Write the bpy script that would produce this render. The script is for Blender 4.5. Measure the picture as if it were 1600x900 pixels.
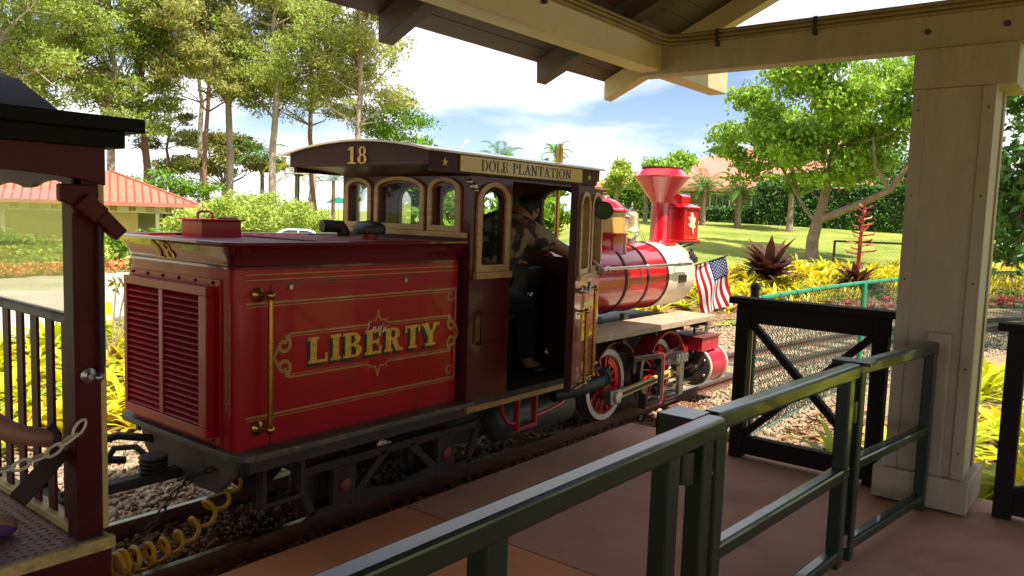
import bpy, math, random
import numpy as np
from mathutils import Vector, Matrix

for o in list(bpy.data.objects):
    bpy.data.objects.remove(o)
S = bpy.context.scene
COL = S.collection
R_ = math.radians
# ------------------------------------------------------------------ camera
CAMZ = 1.6
yaw, pitch, roll = R_(38.294), R_(-5.304), R_(1.920)
fw = Vector((math.cos(yaw)*math.cos(pitch), math.sin(yaw)*math.cos(pitch), math.sin(pitch)))
rt = Vector((math.sin(yaw), -math.cos(yaw), 0)); up = rt.cross(fw)
r2 = rt*math.cos(roll) + up*math.sin(roll); u2 = -rt*math.sin(roll) + up*math.cos(roll)
cd = bpy.data.cameras.new('camera'); cam = bpy.data.objects.new('camera', cd); COL.objects.link(cam)
cam.matrix_world = Matrix(((r2.x, u2.x, -fw.x, 0), (r2.y, u2.y, -fw.y, 0), (r2.z, u2.z, -fw.z, CAMZ), (0, 0, 0, 1)))
cd.lens = 1222.6/1600*36; cd.sensor_width = 36; cd.clip_start = 0.05; cd.clip_end = 3000
S.camera = cam
# ------------------------------------------------------------------ sky and sun
SUNV = Vector((-0.12, -0.50, 1.0)).normalized()
W = bpy.data.worlds.new('World'); S.world = W; W.use_nodes = True
nt = W.node_tree; nt.nodes.clear()
N = nt.nodes.new; LK = nt.links.new
out = N('ShaderNodeOutputWorld'); bg = N('ShaderNodeBackground'); bg.inputs[1].default_value = 0.135
sky = N('ShaderNodeTexSky'); sky.sky_type = 'NISHITA'; sky.sun_disc = False
sky.sun_elevation = math.asin(SUNV.z); sky.sun_rotation = math.atan2(SUNV.x, SUNV.y); sky.altitude = 250
sky.air_density = 0.9; sky.dust_density = 0.2; sky.ozone_density = 2.0
tc = N('ShaderNodeTexCoord'); sep = N('ShaderNodeSeparateXYZ'); LK(tc.outputs['Generated'], sep.inputs[0])
zz = N('ShaderNodeMath'); zz.operation = 'MAXIMUM'; zz.inputs[1].default_value = 0.0; LK(sep.outputs[2], zz.inputs[0])
za = N('ShaderNodeMath'); za.operation = 'ADD'; za.inputs[1].default_value = 0.16; LK(zz.outputs[0], za.inputs[0])
dx = N('ShaderNodeMath'); dx.operation = 'DIVIDE'; LK(sep.outputs[0], dx.inputs[0]); LK(za.outputs[0], dx.inputs[1])
dy = N('ShaderNodeMath'); dy.operation = 'DIVIDE'; LK(sep.outputs[1], dy.inputs[0]); LK(za.outputs[0], dy.inputs[1])
cmb = N('ShaderNodeCombineXYZ'); LK(dx.outputs[0], cmb.inputs[0]); LK(dy.outputs[0], cmb.inputs[1])
cmb.inputs[2].default_value = 41.33
cn = N('ShaderNodeTexNoise'); cn.inputs['Scale'].default_value = 0.85; cn.inputs['Detail'].default_value = 7
cn.inputs['Roughness'].default_value = 0.52; cn.inputs['Distortion'].default_value = 0.25; LK(cmb.outputs[0], cn.inputs['Vector'])
cr = N('ShaderNodeValToRGB'); cr.color_ramp.elements[0].position = 0.365; cr.color_ramp.elements[1].position = 0.55
LK(cn.outputs['Fac'], cr.inputs[0])
cn2 = N('ShaderNodeTexNoise'); cn2.inputs['Scale'].default_value = 1.7; cn2.inputs['Detail'].default_value = 5; LK(cmb.outputs[0], cn2.inputs['Vector'])
cr2 = N('ShaderNodeValToRGB')
cr2.color_ramp.elements[0].position = 0.32; cr2.color_ramp.elements[0].color = (4.3, 4.6, 5.1, 1)
cr2.color_ramp.elements[1].position = 0.62; cr2.color_ramp.elements[1].color = (6.2, 6.3, 6.4, 1)
LK(cn2.outputs['Fac'], cr2.inputs[0])
tn = N('ShaderNodeMixRGB'); tn.blend_type = 'MULTIPLY'; tn.inputs[0].default_value = 1.0; tn.inputs[2].default_value = (0.60, 0.56, 0.66, 1); LK(sky.outputs[0], tn.inputs[1])
mx = N('ShaderNodeMixRGB'); LK(cr.outputs[0], mx.inputs[0]); LK(tn.outputs[0], mx.inputs[1]); LK(cr2.outputs[0], mx.inputs[2])
LK(mx.outputs[0], bg.inputs[0]); LK(bg.outputs[0], out.inputs[0])
sl = bpy.data.lights.new('sun', 'SUN'); sl.energy = 5.0; sl.angle = R_(0.53); sl.color = (1.0, 0.955, 0.88)
so = bpy.data.objects.new('sun', sl); COL.objects.link(so); so.rotation_euler = (-SUNV).to_track_quat('-Z', 'Y').to_euler()
so.location = (0, 0, 60)
S.view_settings.view_transform = 'Standard'; S.view_settings.look = 'None'
S.view_settings.exposure = 1.08; S.view_settings.gamma = 1.0; S.view_settings.use_curve_mapping = False
S.render.engine = 'CYCLES'
S.cycles.use_denoising = True; S.cycles.max_bounces = 8; S.cycles.transparent_max_bounces = 16
S.cycles.diffuse_bounces = 5; S.cycles.glossy_bounces = 4; S.cycles.sample_clamp_indirect = 6
S.cycles.caustics_reflective = False; S.cycles.caustics_refractive = False
# ------------------------------------------------------------------ materials
def lin(r, g, b):
    f = lambda v: (v/255/12.92) if v <= 10.3 else ((v/255+0.055)/1.055)**2.4
    return (f(r), f(g), f(b), 1)
MATS = {}
def mat(name, col, rough=0.5, metal=0.0, var=0.15, scale=6.0, bump=0.0, bscale=None, coat=0.0, col2=None, thresh=(0.35, 0.65),
        detail=6, island=0.0, transl=0.0, spec=0.5, stretch=None, wear=None):
    """principled surface whose colour drifts with noise (var / col2), optional bump, per-piece drift, leaf translucency, dust wear"""
    m = bpy.data.materials.new(name); m.use_nodes = True; t = m.node_tree; t.nodes.clear()
    n, l = t.nodes.new, t.links.new
    o = n('ShaderNodeOutputMaterial'); p = n('ShaderNodeBsdfPrincipled')
    p.inputs['Roughness'].default_value = rough; p.inputs['Metallic'].default_value = metal
    p.inputs['Coat Weight'].default_value = coat; p.inputs['Coat Roughness'].default_value = 0.06
    p.inputs['Specular IOR Level'].default_value = spec
    tcn = n('ShaderNodeTexCoord'); vec = tcn.outputs['Object']
    if stretch:
        mp = n('ShaderNodeMapping'); mp.inputs['Scale'].default_value = stretch; l(vec, mp.inputs[0]); vec = mp.outputs[0]
    nz = n('ShaderNodeTexNoise'); nz.inputs['Scale'].default_value = scale; nz.inputs['Detail'].default_value = detail
    nz.inputs['Roughness'].default_value = 0.6; l(vec, nz.inputs['Vector'])
    rp = n('ShaderNodeValToRGB'); rp.color_ramp.elements[0].position = thresh[0]; rp.color_ramp.elements[1].position = thresh[1]
    a = col; b = col2
    if b is None:
        a = tuple(c*(1-var) for c in col[:3])+(1,); b = tuple(min(1, c*(1+var)) for c in col[:3])+(1,)
    rp.color_ramp.elements[0].color = a; rp.color_ramp.elements[1].color = b
    l(nz.outputs['Fac'], rp.inputs[0]); cout = rp.outputs[0]
    if wear:
        wn = n('ShaderNodeTexNoise'); wn.inputs['Scale'].default_value = wear[1]; wn.inputs['Detail'].default_value = 8
        wn.inputs['Roughness'].default_value = 0.7; l(tcn.outputs['Object'], wn.inputs['Vector'])
        wr = n('ShaderNodeValToRGB'); wr.color_ramp.elements[0].position = wear[2]; wr.color_ramp.elements[1].position = min(1, wear[2]+0.14)
        l(wn.outputs['Fac'], wr.inputs[0]); wm = n('ShaderNodeMixRGB'); wm.inputs[2].default_value = wear[0]
        wf = n('ShaderNodeMath'); wf.operation = 'MULTIPLY'; wf.inputs[1].default_value = wear[3]; l(wr.outputs[0], wf.inputs[0])
        l(wf.outputs[0], wm.inputs[0]); l(cout, wm.inputs[1]); cout = wm.outputs[0]
        rr = n('ShaderNodeMath'); rr.operation = 'MULTIPLY_ADD'; rr.inputs[1].default_value = 0.4; rr.inputs[2].default_value = rough
        l(wf.outputs[0], rr.inputs[0]); l(rr.outputs[0], p.inputs['Roughness'])
    if island:
        g = n('ShaderNodeNewGeometry'); hs = n('ShaderNodeHueSaturation')
        oi = n('ShaderNodeObjectInfo'); ad = n('ShaderNodeMath'); ad.operation = 'ADD'
        l(g.outputs['Random Per Island'], ad.inputs[0]); l(oi.outputs['Random'], ad.inputs[1])
        fr = n('ShaderNodeMath'); fr.operation = 'FRACT'; l(ad.outputs[0], fr.inputs[0])
        mr = n('ShaderNodeMapRange'); mr.inputs[3].default_value = 1-island; mr.inputs[4].default_value = 1+island
        l(fr.outputs[0], mr.inputs[0]); l(mr.outputs[0], hs.inputs['Value'])
        mh = n('ShaderNodeMapRange'); mh.inputs[3].default_value = 0.5-island*0.05; mh.inputs[4].default_value = 0.5+island*0.05
        l(fr.outputs[0], mh.inputs[0]); l(mh.outputs[0], hs.inputs['Hue']); l(cout, hs.inputs['Color']); cout = hs.outputs[0]
    l(cout, p.inputs['Base Color'])
    if bump:
        bn = n('ShaderNodeTexNoise'); bn.inputs['Scale'].default_value = bscale or scale*4; bn.inputs['Detail'].default_value = 8
        bn.inputs['Roughness'].default_value = 0.65; l(vec, bn.inputs['Vector'])
        bp = n('ShaderNodeBump'); bp.inputs['Strength'].default_value = min(1, bump); bp.inputs['Distance'].default_value = 0.02*max(1, bump)
        l(bn.outputs['Fac'], bp.inputs['Height']); l(bp.outputs[0], p.inputs['Normal'])
    sh = p.outputs[0]
    if transl:
        tr = n('ShaderNodeBsdfTranslucent'); l(cout, tr.inputs[0]); ms = n('ShaderNodeMixShader'); ms.inputs[0].default_value = transl
        l(sh, ms.inputs[1]); l(tr.outputs[0], ms.inputs[2]); sh = ms.outputs[0]
    l(sh, o.inputs[0]); MATS[name] = m; return m
def glass_mat(name, tint=(0.86, 0.9, 0.88, 1), refl=0.9, haze=0.0, hcol=(0.7, 0.7, 0.65, 1)):
    m = bpy.data.materials.new(name); m.use_nodes = True; t = m.node_tree; t.nodes.clear(); n, l = t.nodes.new, t.links.new
    o = n('ShaderNodeOutputMaterial'); tr = n('ShaderNodeBsdfTransparent'); tr.inputs[0].default_value = tint
    gl = n('ShaderNodeBsdfGlossy'); gl.inputs['Roughness'].default_value = 0.02
    fr = n('ShaderNodeFresnel'); fr.inputs[0].default_value = 1.5
    mu = n('ShaderNodeMath'); mu.operation = 'MULTIPLY'; mu.inputs[1].default_value = refl; l(fr.outputs[0], mu.inputs[0])
    m1 = n('ShaderNodeMixShader'); l(mu.outputs[0], m1.inputs[0]); l(tr.outputs[0], m1.inputs[1]); l(gl.outputs[0], m1.inputs[2]); sh = m1.outputs[0]
    if haze:
        df = n('ShaderNodeBsdfTranslucent'); df.inputs[0].default_value = hcol
        nz = n('ShaderNodeTexNoise'); nz.inputs['Scale'].default_value = 5; nz.inputs['Detail'].default_value = 6
        mm = n('ShaderNodeMath'); mm.operation = 'MULTIPLY'; mm.inputs[1].default_value = haze*2; l(nz.outputs[0], mm.inputs[0])
        m2 = n('ShaderNodeMixShader'); l(mm.outputs[0], m2.inputs[0]); l(sh, m2.inputs[1]); l(df.outputs[0], m2.inputs[2]); sh = m2.outputs[0]
    l(sh, o.inputs[0]); MATS[name] = m; return m
DUST = lin(150, 130, 105)
mat('tender_red', lin(156, 10, 17), 0.36, spec=0.28, coat=0.18, var=0.10, scale=2.2, bump=0.05, bscale=2.5, wear=(lin(84, 44, 34), 5, 0.55, 0.30))
mat('cove_maroon', lin(92, 15, 18), 0.25, coat=0.9, var=0.08, scale=3, bump=0.03, bscale=7)
mat('cab_maroon', lin(78, 16, 18), 0.40, spec=0.3, coat=0.2, var=0.08, scale=3, bump=0.02, bscale=9, wear=(lin(90, 70, 55), 6, 0.60, 0.2))
mat('coach_maroon', lin(74, 12, 15), 0.55, spec=0.2, coat=0.03, var=0.12, scale=4, wear=(lin(80, 62, 50), 8, 0.58, 0.3))
mat('boiler_red', lin(178, 8, 24), 0.25, coat=0.9, var=0.08, scale=3, bump=0.03, bscale=3, wear=(lin(110, 40, 34), 7, 0.56, 0.22))
mat('spoke_sunlit_red', lin(222, 24, 26), 0.4, coat=0.3, var=0.1)  # brightened red, sunlight on the wheels put into the paint
mat('frame_red', lin(158, 26, 24), 0.45, coat=0.3, var=0.12, scale=6, wear=(lin(70, 42, 30), 12, 0.52, 0.6))
mat('rust_red', lin(104, 42, 30), 0.6, var=0.2, scale=9, wear=(lin(60, 36, 26), 10, 0.5, 0.6))
mat('brass', lin(176, 132, 62), 0.24, metal=1.0, var=0.12, scale=9, wear=(lin(90, 62, 30), 14, 0.55, 0.5))
mat('gold_leaf', lin(206, 160, 52), 0.42, var=0.22, scale=38, coat=0.3)
mat('gold_stripe', lin(158, 118, 58), 0.45, var=0.2, scale=12, coat=0.3)
mat('sign_gold', lin(196, 162, 44), 0.4, coat=0.4, var=0.08, scale=5)
mat('letter_black', lin(24, 18, 14), 0.4, coat=0.1, var=0.1)
mat('deck_shaded_red', lin(104, 22, 28), 0.5, var=0.12, scale=5)  # tender red darkened, shade on the top deck put into the colour
mat('coach_roof', lin(13, 10, 10), 0.7, var=0.15, spec=0.2)
mat('bogie_brown', lin(46, 30, 23), 0.75, var=0.25, scale=9, wear=(lin(40, 28, 22), 10, 0.5, 0.6))
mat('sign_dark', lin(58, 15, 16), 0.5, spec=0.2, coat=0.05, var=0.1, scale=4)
mat('wood_trim', lin(164, 122, 72), 0.42, coat=0.2, var=0.22, scale=5, stretch=(1, 1, 6))
mat('cream_paint', lin(214, 202, 170), 0.35, coat=0.5, var=0.05, scale=3, wear=(lin(150, 130, 95), 7, 0.58, 0.35))
mat('dome_gold', lin(190, 146, 70), 0.3, coat=0.6, var=0.06, wear=(lin(120, 90, 50), 8, 0.58, 0.3))
mat('tyre_white', lin(206, 194, 168), 0.55, var=0.1, scale=14, wear=(lin(110, 90, 68), 16, 0.55, 0.5))
mat('steel', lin(168, 164, 156), 0.3, metal=1.0, var=0.15, scale=14, wear=(lin(84, 66, 50), 18, 0.52, 0.55))
mat('bright_steel', lin(205, 203, 198), 0.16, metal=1.0, var=0.06, scale=14)
mat('rail_top', lin(176, 168, 156), 0.22, metal=1.0, var=0.1, scale=20)
mat('black_iron', lin(34, 31, 29), 0.5, var=0.2, scale=9, wear=(lin(80, 64, 50), 12, 0.54, 0.4))
mat('dark_iron', lin(44, 36, 31), 0.62, var=0.25, scale=9, wear=(lin(96, 66, 46), 10, 0.50, 0.5))
mat('deck_grey', lin(74, 67, 60), 0.5, var=0.15, scale=7, wear=(lin(140, 122, 98), 9, 0.5, 0.5))
mat('dusty_steel', lin(92, 80, 66), 0.75, var=0.22, scale=7, bump=0.15)
mat('tank_grey', lin(86, 84, 80), 0.42, metal=0.4, var=0.15, scale=8, wear=(lin(120, 108, 92), 10, 0.5, 0.4))
mat('rubber', lin(26, 25, 25), 0.6, var=0.2)
mat('hose_yellow', lin(206, 146, 18), 0.4, var=0.15, scale=14, wear=(lin(96, 70, 30), 14, 0.5, 0.5))
mat('board_wood', lin(164, 140, 112), 0.75, var=0.3, scale=5, stretch=(2, 26, 26), bump=0.25, bscale=8)
mat('cylinder_red', lin(178, 28, 50), 0.35, coat=0.5, var=0.1, scale=7, wear=(lin(200, 170, 150), 11, 0.60, 0.45))
mat('bell_brass', lin(226, 206, 156), 0.28, metal=0.75, var=0.08, scale=6)
mat('flag_red', lin(178, 22, 34), 0.8, var=0.06, transl=0.35)
mat('flag_white', lin(232, 230, 226), 0.8, var=0.03, transl=0.35)
mat('flag_blue', lin(28, 34, 84), 0.8, var=0.06, transl=0.25)
mat('logo_yellow', lin(252, 214, 28), 0.4, var=0.04); mat('logo_red', lin(196, 58, 30), 0.4, var=0.05)
glass_mat('cab_glass', (0.86, 0.92, 0.89, 1), 0.5); glass_mat('car_glass', (0.25, 0.3, 0.32, 1), 2.5)
glass_mat('vinyl', (0.93, 0.92, 0.88, 1), 0.5, haze=0.05)
mat('paint_beige', lin(160, 148, 122), 0.5, var=0.08, scale=3, bump=0.25, bscale=30, stretch=(6, 6, 1), wear=(lin(110, 92, 66), 3, 0.60, 0.35))
mat('paint_beige_lit', lin(196, 180, 136), 0.5, var=0.07, scale=3, bump=0.1, bscale=22, wear=(lin(120, 108, 70), 3, 0.58, 0.35))  # lighter copy of the beam beige with reflected light painted in
mat('rafter_brown', lin(74, 62, 50), 0.6, var=0.12, scale=4, bump=0.1)
mat('ceiling_red', lin(78, 62, 50), 0.65, var=0.15, scale=3, stretch=(1, 8, 8), bump=0.1)
mat('conduit', lin(132, 116, 78), 0.5, var=0.1)
mat('rail_green', lin(7, 34, 25), 0.33, coat=0.4, var=0.12, scale=7, wear=(lin(70, 92, 84), 16, 0.60, 0.25))
mat('fence_wood', lin(28, 22, 19), 0.7, spec=0.2, var=0.2, scale=5, stretch=(1, 10, 10), bump=0.15)
mat('mesh_green', lin(54, 92, 78), 0.6, var=0.2, scale=4); mat('pipe_green', lin(30, 128, 92), 0.4, coat=0.3, var=0.1)
mat('pipe_black', lin(26, 28, 28), 0.5, var=0.15)
mat('rib_shadow_brown', lin(128, 58, 44), 0.6, var=0.1)  # ribs coloured darker to carry the shadow they cast on the roof
mat('platform', lin(168, 122, 94), 0.7, scale=0.9, col2=lin(188, 144, 116), bump=0.10, bscale=60, spec=0.3, detail=10, wear=(lin(128, 94, 76), 2.2, 0.52, 0.3))
mat('platform_edge', lin(186, 120, 76), 0.7, scale=1.1, col2=lin(206, 144, 98), bump=0.10, bscale=60, spec=0.3, detail=10, wear=(lin(132, 90, 64), 2.5, 0.53, 0.3))
mat('path', lin(158, 150, 128), 0.85, scale=0.7, col2=lin(178, 170, 148), bump=0.08, bscale=40, wear=(lin(110, 102, 84), 1.2, 0.56, 0.4))
mat('kerb_stone', lin(112, 100, 84), 0.9, var=0.25, scale=7, bump=0.3)
mat('grass', lin(98, 116, 38), 0.9, scale=0.35, col2=lin(146, 150, 64), bump=0.9, bscale=55, wear=(lin(150, 146, 78), 2.6, 0.50, 0.65), spec=0.2)
mat('gravel_bed', lin(120, 96, 70), 0.95, scale=26, col2=lin(168, 148, 116), bump=0.9, bscale=46, spec=0.2)
mat('stone', lin(150, 130, 104), 0.9, var=0.25, scale=12, island=0.38, spec=0.25)
mat('dark_stone', lin(112, 74, 52), 0.9, var=0.25, scale=12, island=0.4, spec=0.25)
mat('mulch', lin(84, 58, 40), 0.95, scale=9, col2=lin(150, 122, 88), bump=0.9, bscale=30, spec=0.2)
mat('chip', lin(140, 106, 72), 0.9, var=0.25, island=0.45, spec=0.2)
mat('sleeper', lin(74, 62, 54), 0.8, var=0.25, scale=4, stretch=(8, 1, 8), bump=0.25)
mat('rail_side', lin(98, 62, 44), 0.8, var=0.25, scale=9, bump=0.2)
mat('brom_yellow', lin(204, 186, 34), 0.45, var=0.12, scale=3, island=0.38, transl=0.35)
mat('brom_lime', lin(178, 182, 12), 0.45, var=0.12, scale=3, island=0.25, transl=0.35)
mat('brom_green', lin(120, 142, 30), 0.45, var=0.15, scale=3, island=0.3, transl=0.35)
mat('brom_pink', lin(196, 64, 74), 0.5, var=0.15, scale=4, island=0.3, transl=0.3)
mat('brom_maroon', lin(66, 32, 29), 0.4, scale=3, col2=lin(98, 58, 44), island=0.25, transl=0.25)
mat('spike_red', lin(146, 34, 38), 0.5, var=0.2, scale=6); mat('spike_tip', lin(196, 110, 66), 0.5, var=0.2)
mat('flower_pink', lin(206, 96, 140), 0.5, var=0.2, transl=0.3)
mat('leaf_tree', lin(146, 178, 56), 0.36, var=0.2, scale=1.5, island=0.42, transl=0.38)
mat('leaf_euca', lin(172, 172, 92), 0.5, var=0.2, scale=0.4, island=0.4, transl=0.5)
mat('leaf_euca_green', lin(160, 174, 78), 0.5, var=0.2, scale=0.4, island=0.4, transl=0.5)
mat('leaf_olive', lin(126, 126, 52), 0.6, var=0.2, scale=0.4, island=0.4, transl=0.2)
mat('leaf_lime', lin(168, 184, 76), 0.5, var=0.15, scale=1, island=0.4, transl=0.4)
mat('leaf_bright', lin(112, 150, 24), 0.5, var=0.15, scale=1, island=0.35, transl=0.35)
mat('leaf_hedge', lin(66, 104, 28), 0.55, var=0.25, scale=1.5, island=0.45, transl=0.2)
mat('leaf_palm', lin(90, 128, 40), 0.5, var=0.2, scale=1, island=0.35, transl=0.3)
mat('leaf_palm_yellow', lin(160, 154, 40), 0.5, var=0.2, scale=1, island=0.35, transl=0.3)
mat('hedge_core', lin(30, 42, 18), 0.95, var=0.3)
mat('bark_pale', lin(176, 164, 148), 0.85, scale=1.6, col2=lin(140, 118, 98), bump=0.3, bscale=9, stretch=(1, 1, 0.35))
mat('bark_rust', lin(148, 104, 82), 0.85, scale=1.6, col2=lin(112, 84, 68), bump=0.3, bscale=9, stretch=(1, 1, 0.35))
mat('bark_grey', lin(150, 132, 112), 0.85, scale=4, col2=lin(116, 98, 80), bump=0.3, bscale=16)
mat('roof_red', lin(182, 104, 84), 0.55, var=0.08, scale=0.8, wear=(lin(150, 96, 74), 1.0, 0.56, 0.4))
mat('roof_salmon', lin(196, 116, 98), 0.7, var=0.06, scale=0.6, wear=(lin(168, 112, 92), 0.6, 0.56, 0.3))
mat('wall_tan', lin(186, 160, 98), 0.85, var=0.05, scale=1.5); mat('wall_white', lin(214, 206, 180), 0.7, var=0.04)
mat('wall_brown', lin(118, 92, 78), 0.85, var=0.1, scale=2); mat('ornament_tan', lin(168, 130, 70), 0.7, var=0.1)
mat('window_dark', lin(40, 46, 46), 0.12, var=0.2); mat('white_paint', lin(226, 226, 222), 0.4, var=0.03)
mat('car_silver', lin(172, 178, 184), 0.25, metal=0.6, var=0.03, coat=0.8)
mat('umbrella_green', lin(20, 112, 92), 0.8, var=0.08, transl=0.2); mat('tyre', lin(30, 30, 30), 0.8, var=0.1)
mat('skin', lin(150, 104, 78), 0.5, var=0.08, scale=9); mat('hair_black', lin(22, 18, 16), 0.5, var=0.25, scale=30)
mat('flower_orange', lin(188, 124, 70), 0.7, var=0.2, island=0.4)
mat('shirt_aloha', lin(146, 130, 98), 0.8, scale=8, col2=lin(52, 44, 36), thresh=(0.46, 0.52), wear=(lin(168, 96, 46), 6, 0.56, 0.9), detail=2)
mat('trousers_black', lin(20, 20, 22), 0.85, var=0.15); mat('trousers_navy', lin(40, 46, 66), 0.85, var=0.15)
mat('shirt_teal', lin(46, 92, 96), 0.85, var=0.1); mat('shirt_grey', lin(112, 108, 104), 0.85, var=0.1)
mat('sandal', lin(52, 34, 26), 0.7, var=0.15); mat('shoe_purple', lin(96, 40, 104), 0.7, var=0.15); mat('number_yellow', lin(250, 214, 70), 0.6, var=0.04); mat('mirror', lin(38, 40, 42), 0.03, metal=1.0, var=0.02)
mat('plate_steel', lin(140, 114, 100), 0.45, metal=0.5, var=0.15, scale=6, wear=(lin(96, 74, 60), 7, 0.52, 0.5))
mat('edge_yellow', lin(186, 160, 96), 0.6, var=0.2, scale=10, wear=(lin(110, 88, 60), 14, 0.5, 0.7))
mat('trim_cream', lin(196, 166, 98), 0.5, var=0.1, scale=5); mat('yellow_cup', lin(236, 206, 20), 0.4, var=0.04)
mat('seat_teal', lin(30, 74, 78), 0.6, var=0.1); mat('leaf_litter', lin(186, 152, 98), 0.85, var=0.2, island=0.35)
# ------------------------------------------------------------------ mesh helpers
ORG = {}
def V3(p): return Vector(p)
class MB:
    """collects shapes, build() links them as one mesh object"""
    def __init__(s): s.v = []; s.f = []; s.sm = []
    def add(s, vs, fs, smooth=False):
        b = len(s.v); s.v += [tuple(v) for v in vs]; s.f += [tuple(i+b for i in f) for f in fs]; s.sm += [smooth]*len(fs); return s
    def box(s, x0, y0, z0, x1, y1, z1):
        return s.add([(x0, y0, z0), (x1, y0, z0), (x1, y1, z0), (x0, y1, z0), (x0, y0, z1), (x1, y0, z1), (x1, y1, z1), (x0, y1, z1)],
                     [(0, 3, 2, 1), (4, 5, 6, 7), (0, 1, 5, 4), (1, 2, 6, 5), (2, 3, 7, 6), (3, 0, 4, 7)])
    def beam(s, p0, p1, w, h, upv=(0, 0, 1)):
        p0, p1 = V3(p0), V3(p1); d = (p1-p0).normalized(); sd = d.cross(V3(upv)).normalized(); u = sd.cross(d)
        vs = []
        for p in (p0, p1):
            for a, b in ((-1, -1), (1, -1), (1, 1), (-1, 1)): vs.append(p+sd*(a*w/2)+u*(b*h/2))
        return s.add(vs, [(0, 1, 2, 3), (7, 6, 5, 4), (0, 4, 5, 1), (1, 5, 6, 2), (2, 6, 7, 3), (3, 7, 4, 0)])
    def tube(s, pts, r, n=8, closed=False, cap=True):
        pts = [V3(p) for p in pts]; m = len(pts); rs = r if isinstance(r, (list, tuple)) else [r]*m
        d0 = (pts[1]-pts[0]).normalized(); ref = V3((0, 0, 1)) if abs(d0.z) < 0.9 else V3((1, 0, 0))
        nx = d0.cross(ref).normalized(); vs = []
        for i in range(m):
            if closed: d = pts[(i+1) % m]-pts[i-1]
            else: d = pts[min(i+1, m-1)]-pts[max(i-1, 0)]
            d.normalize(); nx = (nx-d*nx.dot(d)).normalized(); ny = d.cross(nx)
            for k in range(n):
                a = 2*math.pi*k/n; vs.append(pts[i]+(nx*math.cos(a)+ny*math.sin(a))*rs[i])
        fs = []
        for i in range(m if closed else m-1):
            j = (i+1) % m
            for k in range(n): fs.append((i*n+k, i*n+(k+1) % n, j*n+(k+1) % n, j*n+k))
        s.add(vs, fs, True)
        if cap and not closed:
            s.add(vs[:n], [tuple(range(n))[::-1]]); s.add(vs[-n:], [tuple(range(n))])
        return s
    def cyl(s, p0, p1, r0, r1=None, n=16, cap=True): return s.tube([p0, p1], [r0, r0 if r1 is None else r1], n, cap=cap)
    def lathe(s, prof, c, axis='z', n=24, smooth=True, a0=0, a1=2*math.pi):
        c = V3(c); full = abs(a1-a0-2*math.pi) < 1e-6; m = n if full else n+1; vs = []
        for r, h in prof:
            for k in range(m):
                a = a0+(a1-a0)*k/n; q = {'z': (r*math.cos(a), r*math.sin(a), h), 'x': (h, r*math.cos(a), r*math.sin(a)), 'y': (r*math.cos(a), h, r*math.sin(a))}[axis]
                vs.append(c+V3(q))
        fs = []
        for i in range(len(prof)-1):
            for k in range(n):
                k2 = (k+1) % m; fs.append((i*m+k, i*m+k2, (i+1)*m+k2, (i+1)*m+k))
        s.add(vs, fs, smooth)
        if full:
            for i in (0, len(prof)-1):
                if prof[i][0] > 1e-4: s.add(vs[i*m:(i+1)*m], [tuple(range(m))])
        return s
    def ball(s, c, r, n=12, sc=(1, 1, 1)):
        vs = []; fs = []; h = n//2
        for i in range(h+1):
            t = math.pi*i/h
            for k in range(n):
                a = 2*math.pi*k/n; vs.append((c[0]+r*sc[0]*math.sin(t)*math.cos(a), c[1]+r*sc[1]*math.sin(t)*math.sin(a), c[2]+r*sc[2]*math.cos(t)))
        for i in range(h):
            for k in range(n): fs.append((i*n+k, (i+1)*n+k, (i+1)*n+(k+1) % n, i*n+(k+1) % n))
        return s.add(vs, fs, True)
    def prism(s, pts, mp, d0, d1):
        """pts 2-D outline, mp(u,v,d) -> xyz"""
        n = len(pts); vs = [mp(u, v, d0) for u, v in pts]+[mp(u, v, d1) for u, v in pts]
        return s.add(vs, [tuple(range(n)), tuple(range(n, 2*n))[::-1]]+[(i, (i+1) % n, n+(i+1) % n, n+i) for i in range(n)])
    def ring(s, o, i, mp, d0, d1, closed=True):
        n = len(o); m = n if closed else n-1
        vs = [mp(u, v, d) for d in (d0, d1) for L in (o, i) for u, v in L]; fs = []
        for k in range(m):
            j = (k+1) % n
            fs += [(k, j, n+j, n+k), (2*n+k, 3*n+k, 3*n+j, 2*n+j), (k, 2*n+k, 2*n+j, j), (n+k, n+j, 3*n+j, 3*n+k)]
        if not closed: fs += [(0, n, 3*n, 2*n), (n-1, 3*n-1, 4*n-1, 2*n-1)]
        return s.add(vs, fs)
    def build(s, name, m, parent=None, bevel=0.0, loc=None, seg=2):
        org = ORG.get(parent.name, V3((0, 0, 0))) if parent else V3(loc or (0, 0, 0))
        me = bpy.data.meshes.new(name); me.from_pydata([tuple(V3(v)-org) for v in s.v], [], s.f)
        me.polygons.foreach_set('use_smooth', s.sm); me.materials.append(MATS[m] if isinstance(m, str) else m)
        ob = bpy.data.objects.new(name, me); COL.objects.link(ob)
        if parent: ob.parent = parent; ORG[ob.name] = org
        else: ob.location = org; ORG[ob.name] = org
        if any(s.sm):
            import bmesh
            bm = bmesh.new(); bm.from_mesh(me); bmesh.ops.remove_doubles(bm, verts=bm.verts, dist=1e-5); bmesh.ops.recalc_face_normals(bm, faces=bm.faces)
            for e in bm.edges:
                if len(e.link_faces) == 2 and e.calc_face_angle(0) > 0.7: e.smooth = False
            bm.to_mesh(me); bm.free()
        else:
            import bmesh
            bm = bmesh.new(); bm.from_mesh(me); bmesh.ops.recalc_face_normals(bm, faces=bm.faces); bm.to_mesh(me); bm.free()
        if bevel:
            b = ob.modifiers.new('bevel', 'BEVEL'); b.width = bevel; b.segments = seg; b.limit_method = 'ANGLE'; b.angle_limit = 0.7
        return ob
def tag(o, label, cat, group=None):
    o['label'] = label; o['category'] = cat
    if group: o['group'] = group
    return o
def struct(o): o['kind'] = 'structure'; return o
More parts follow.
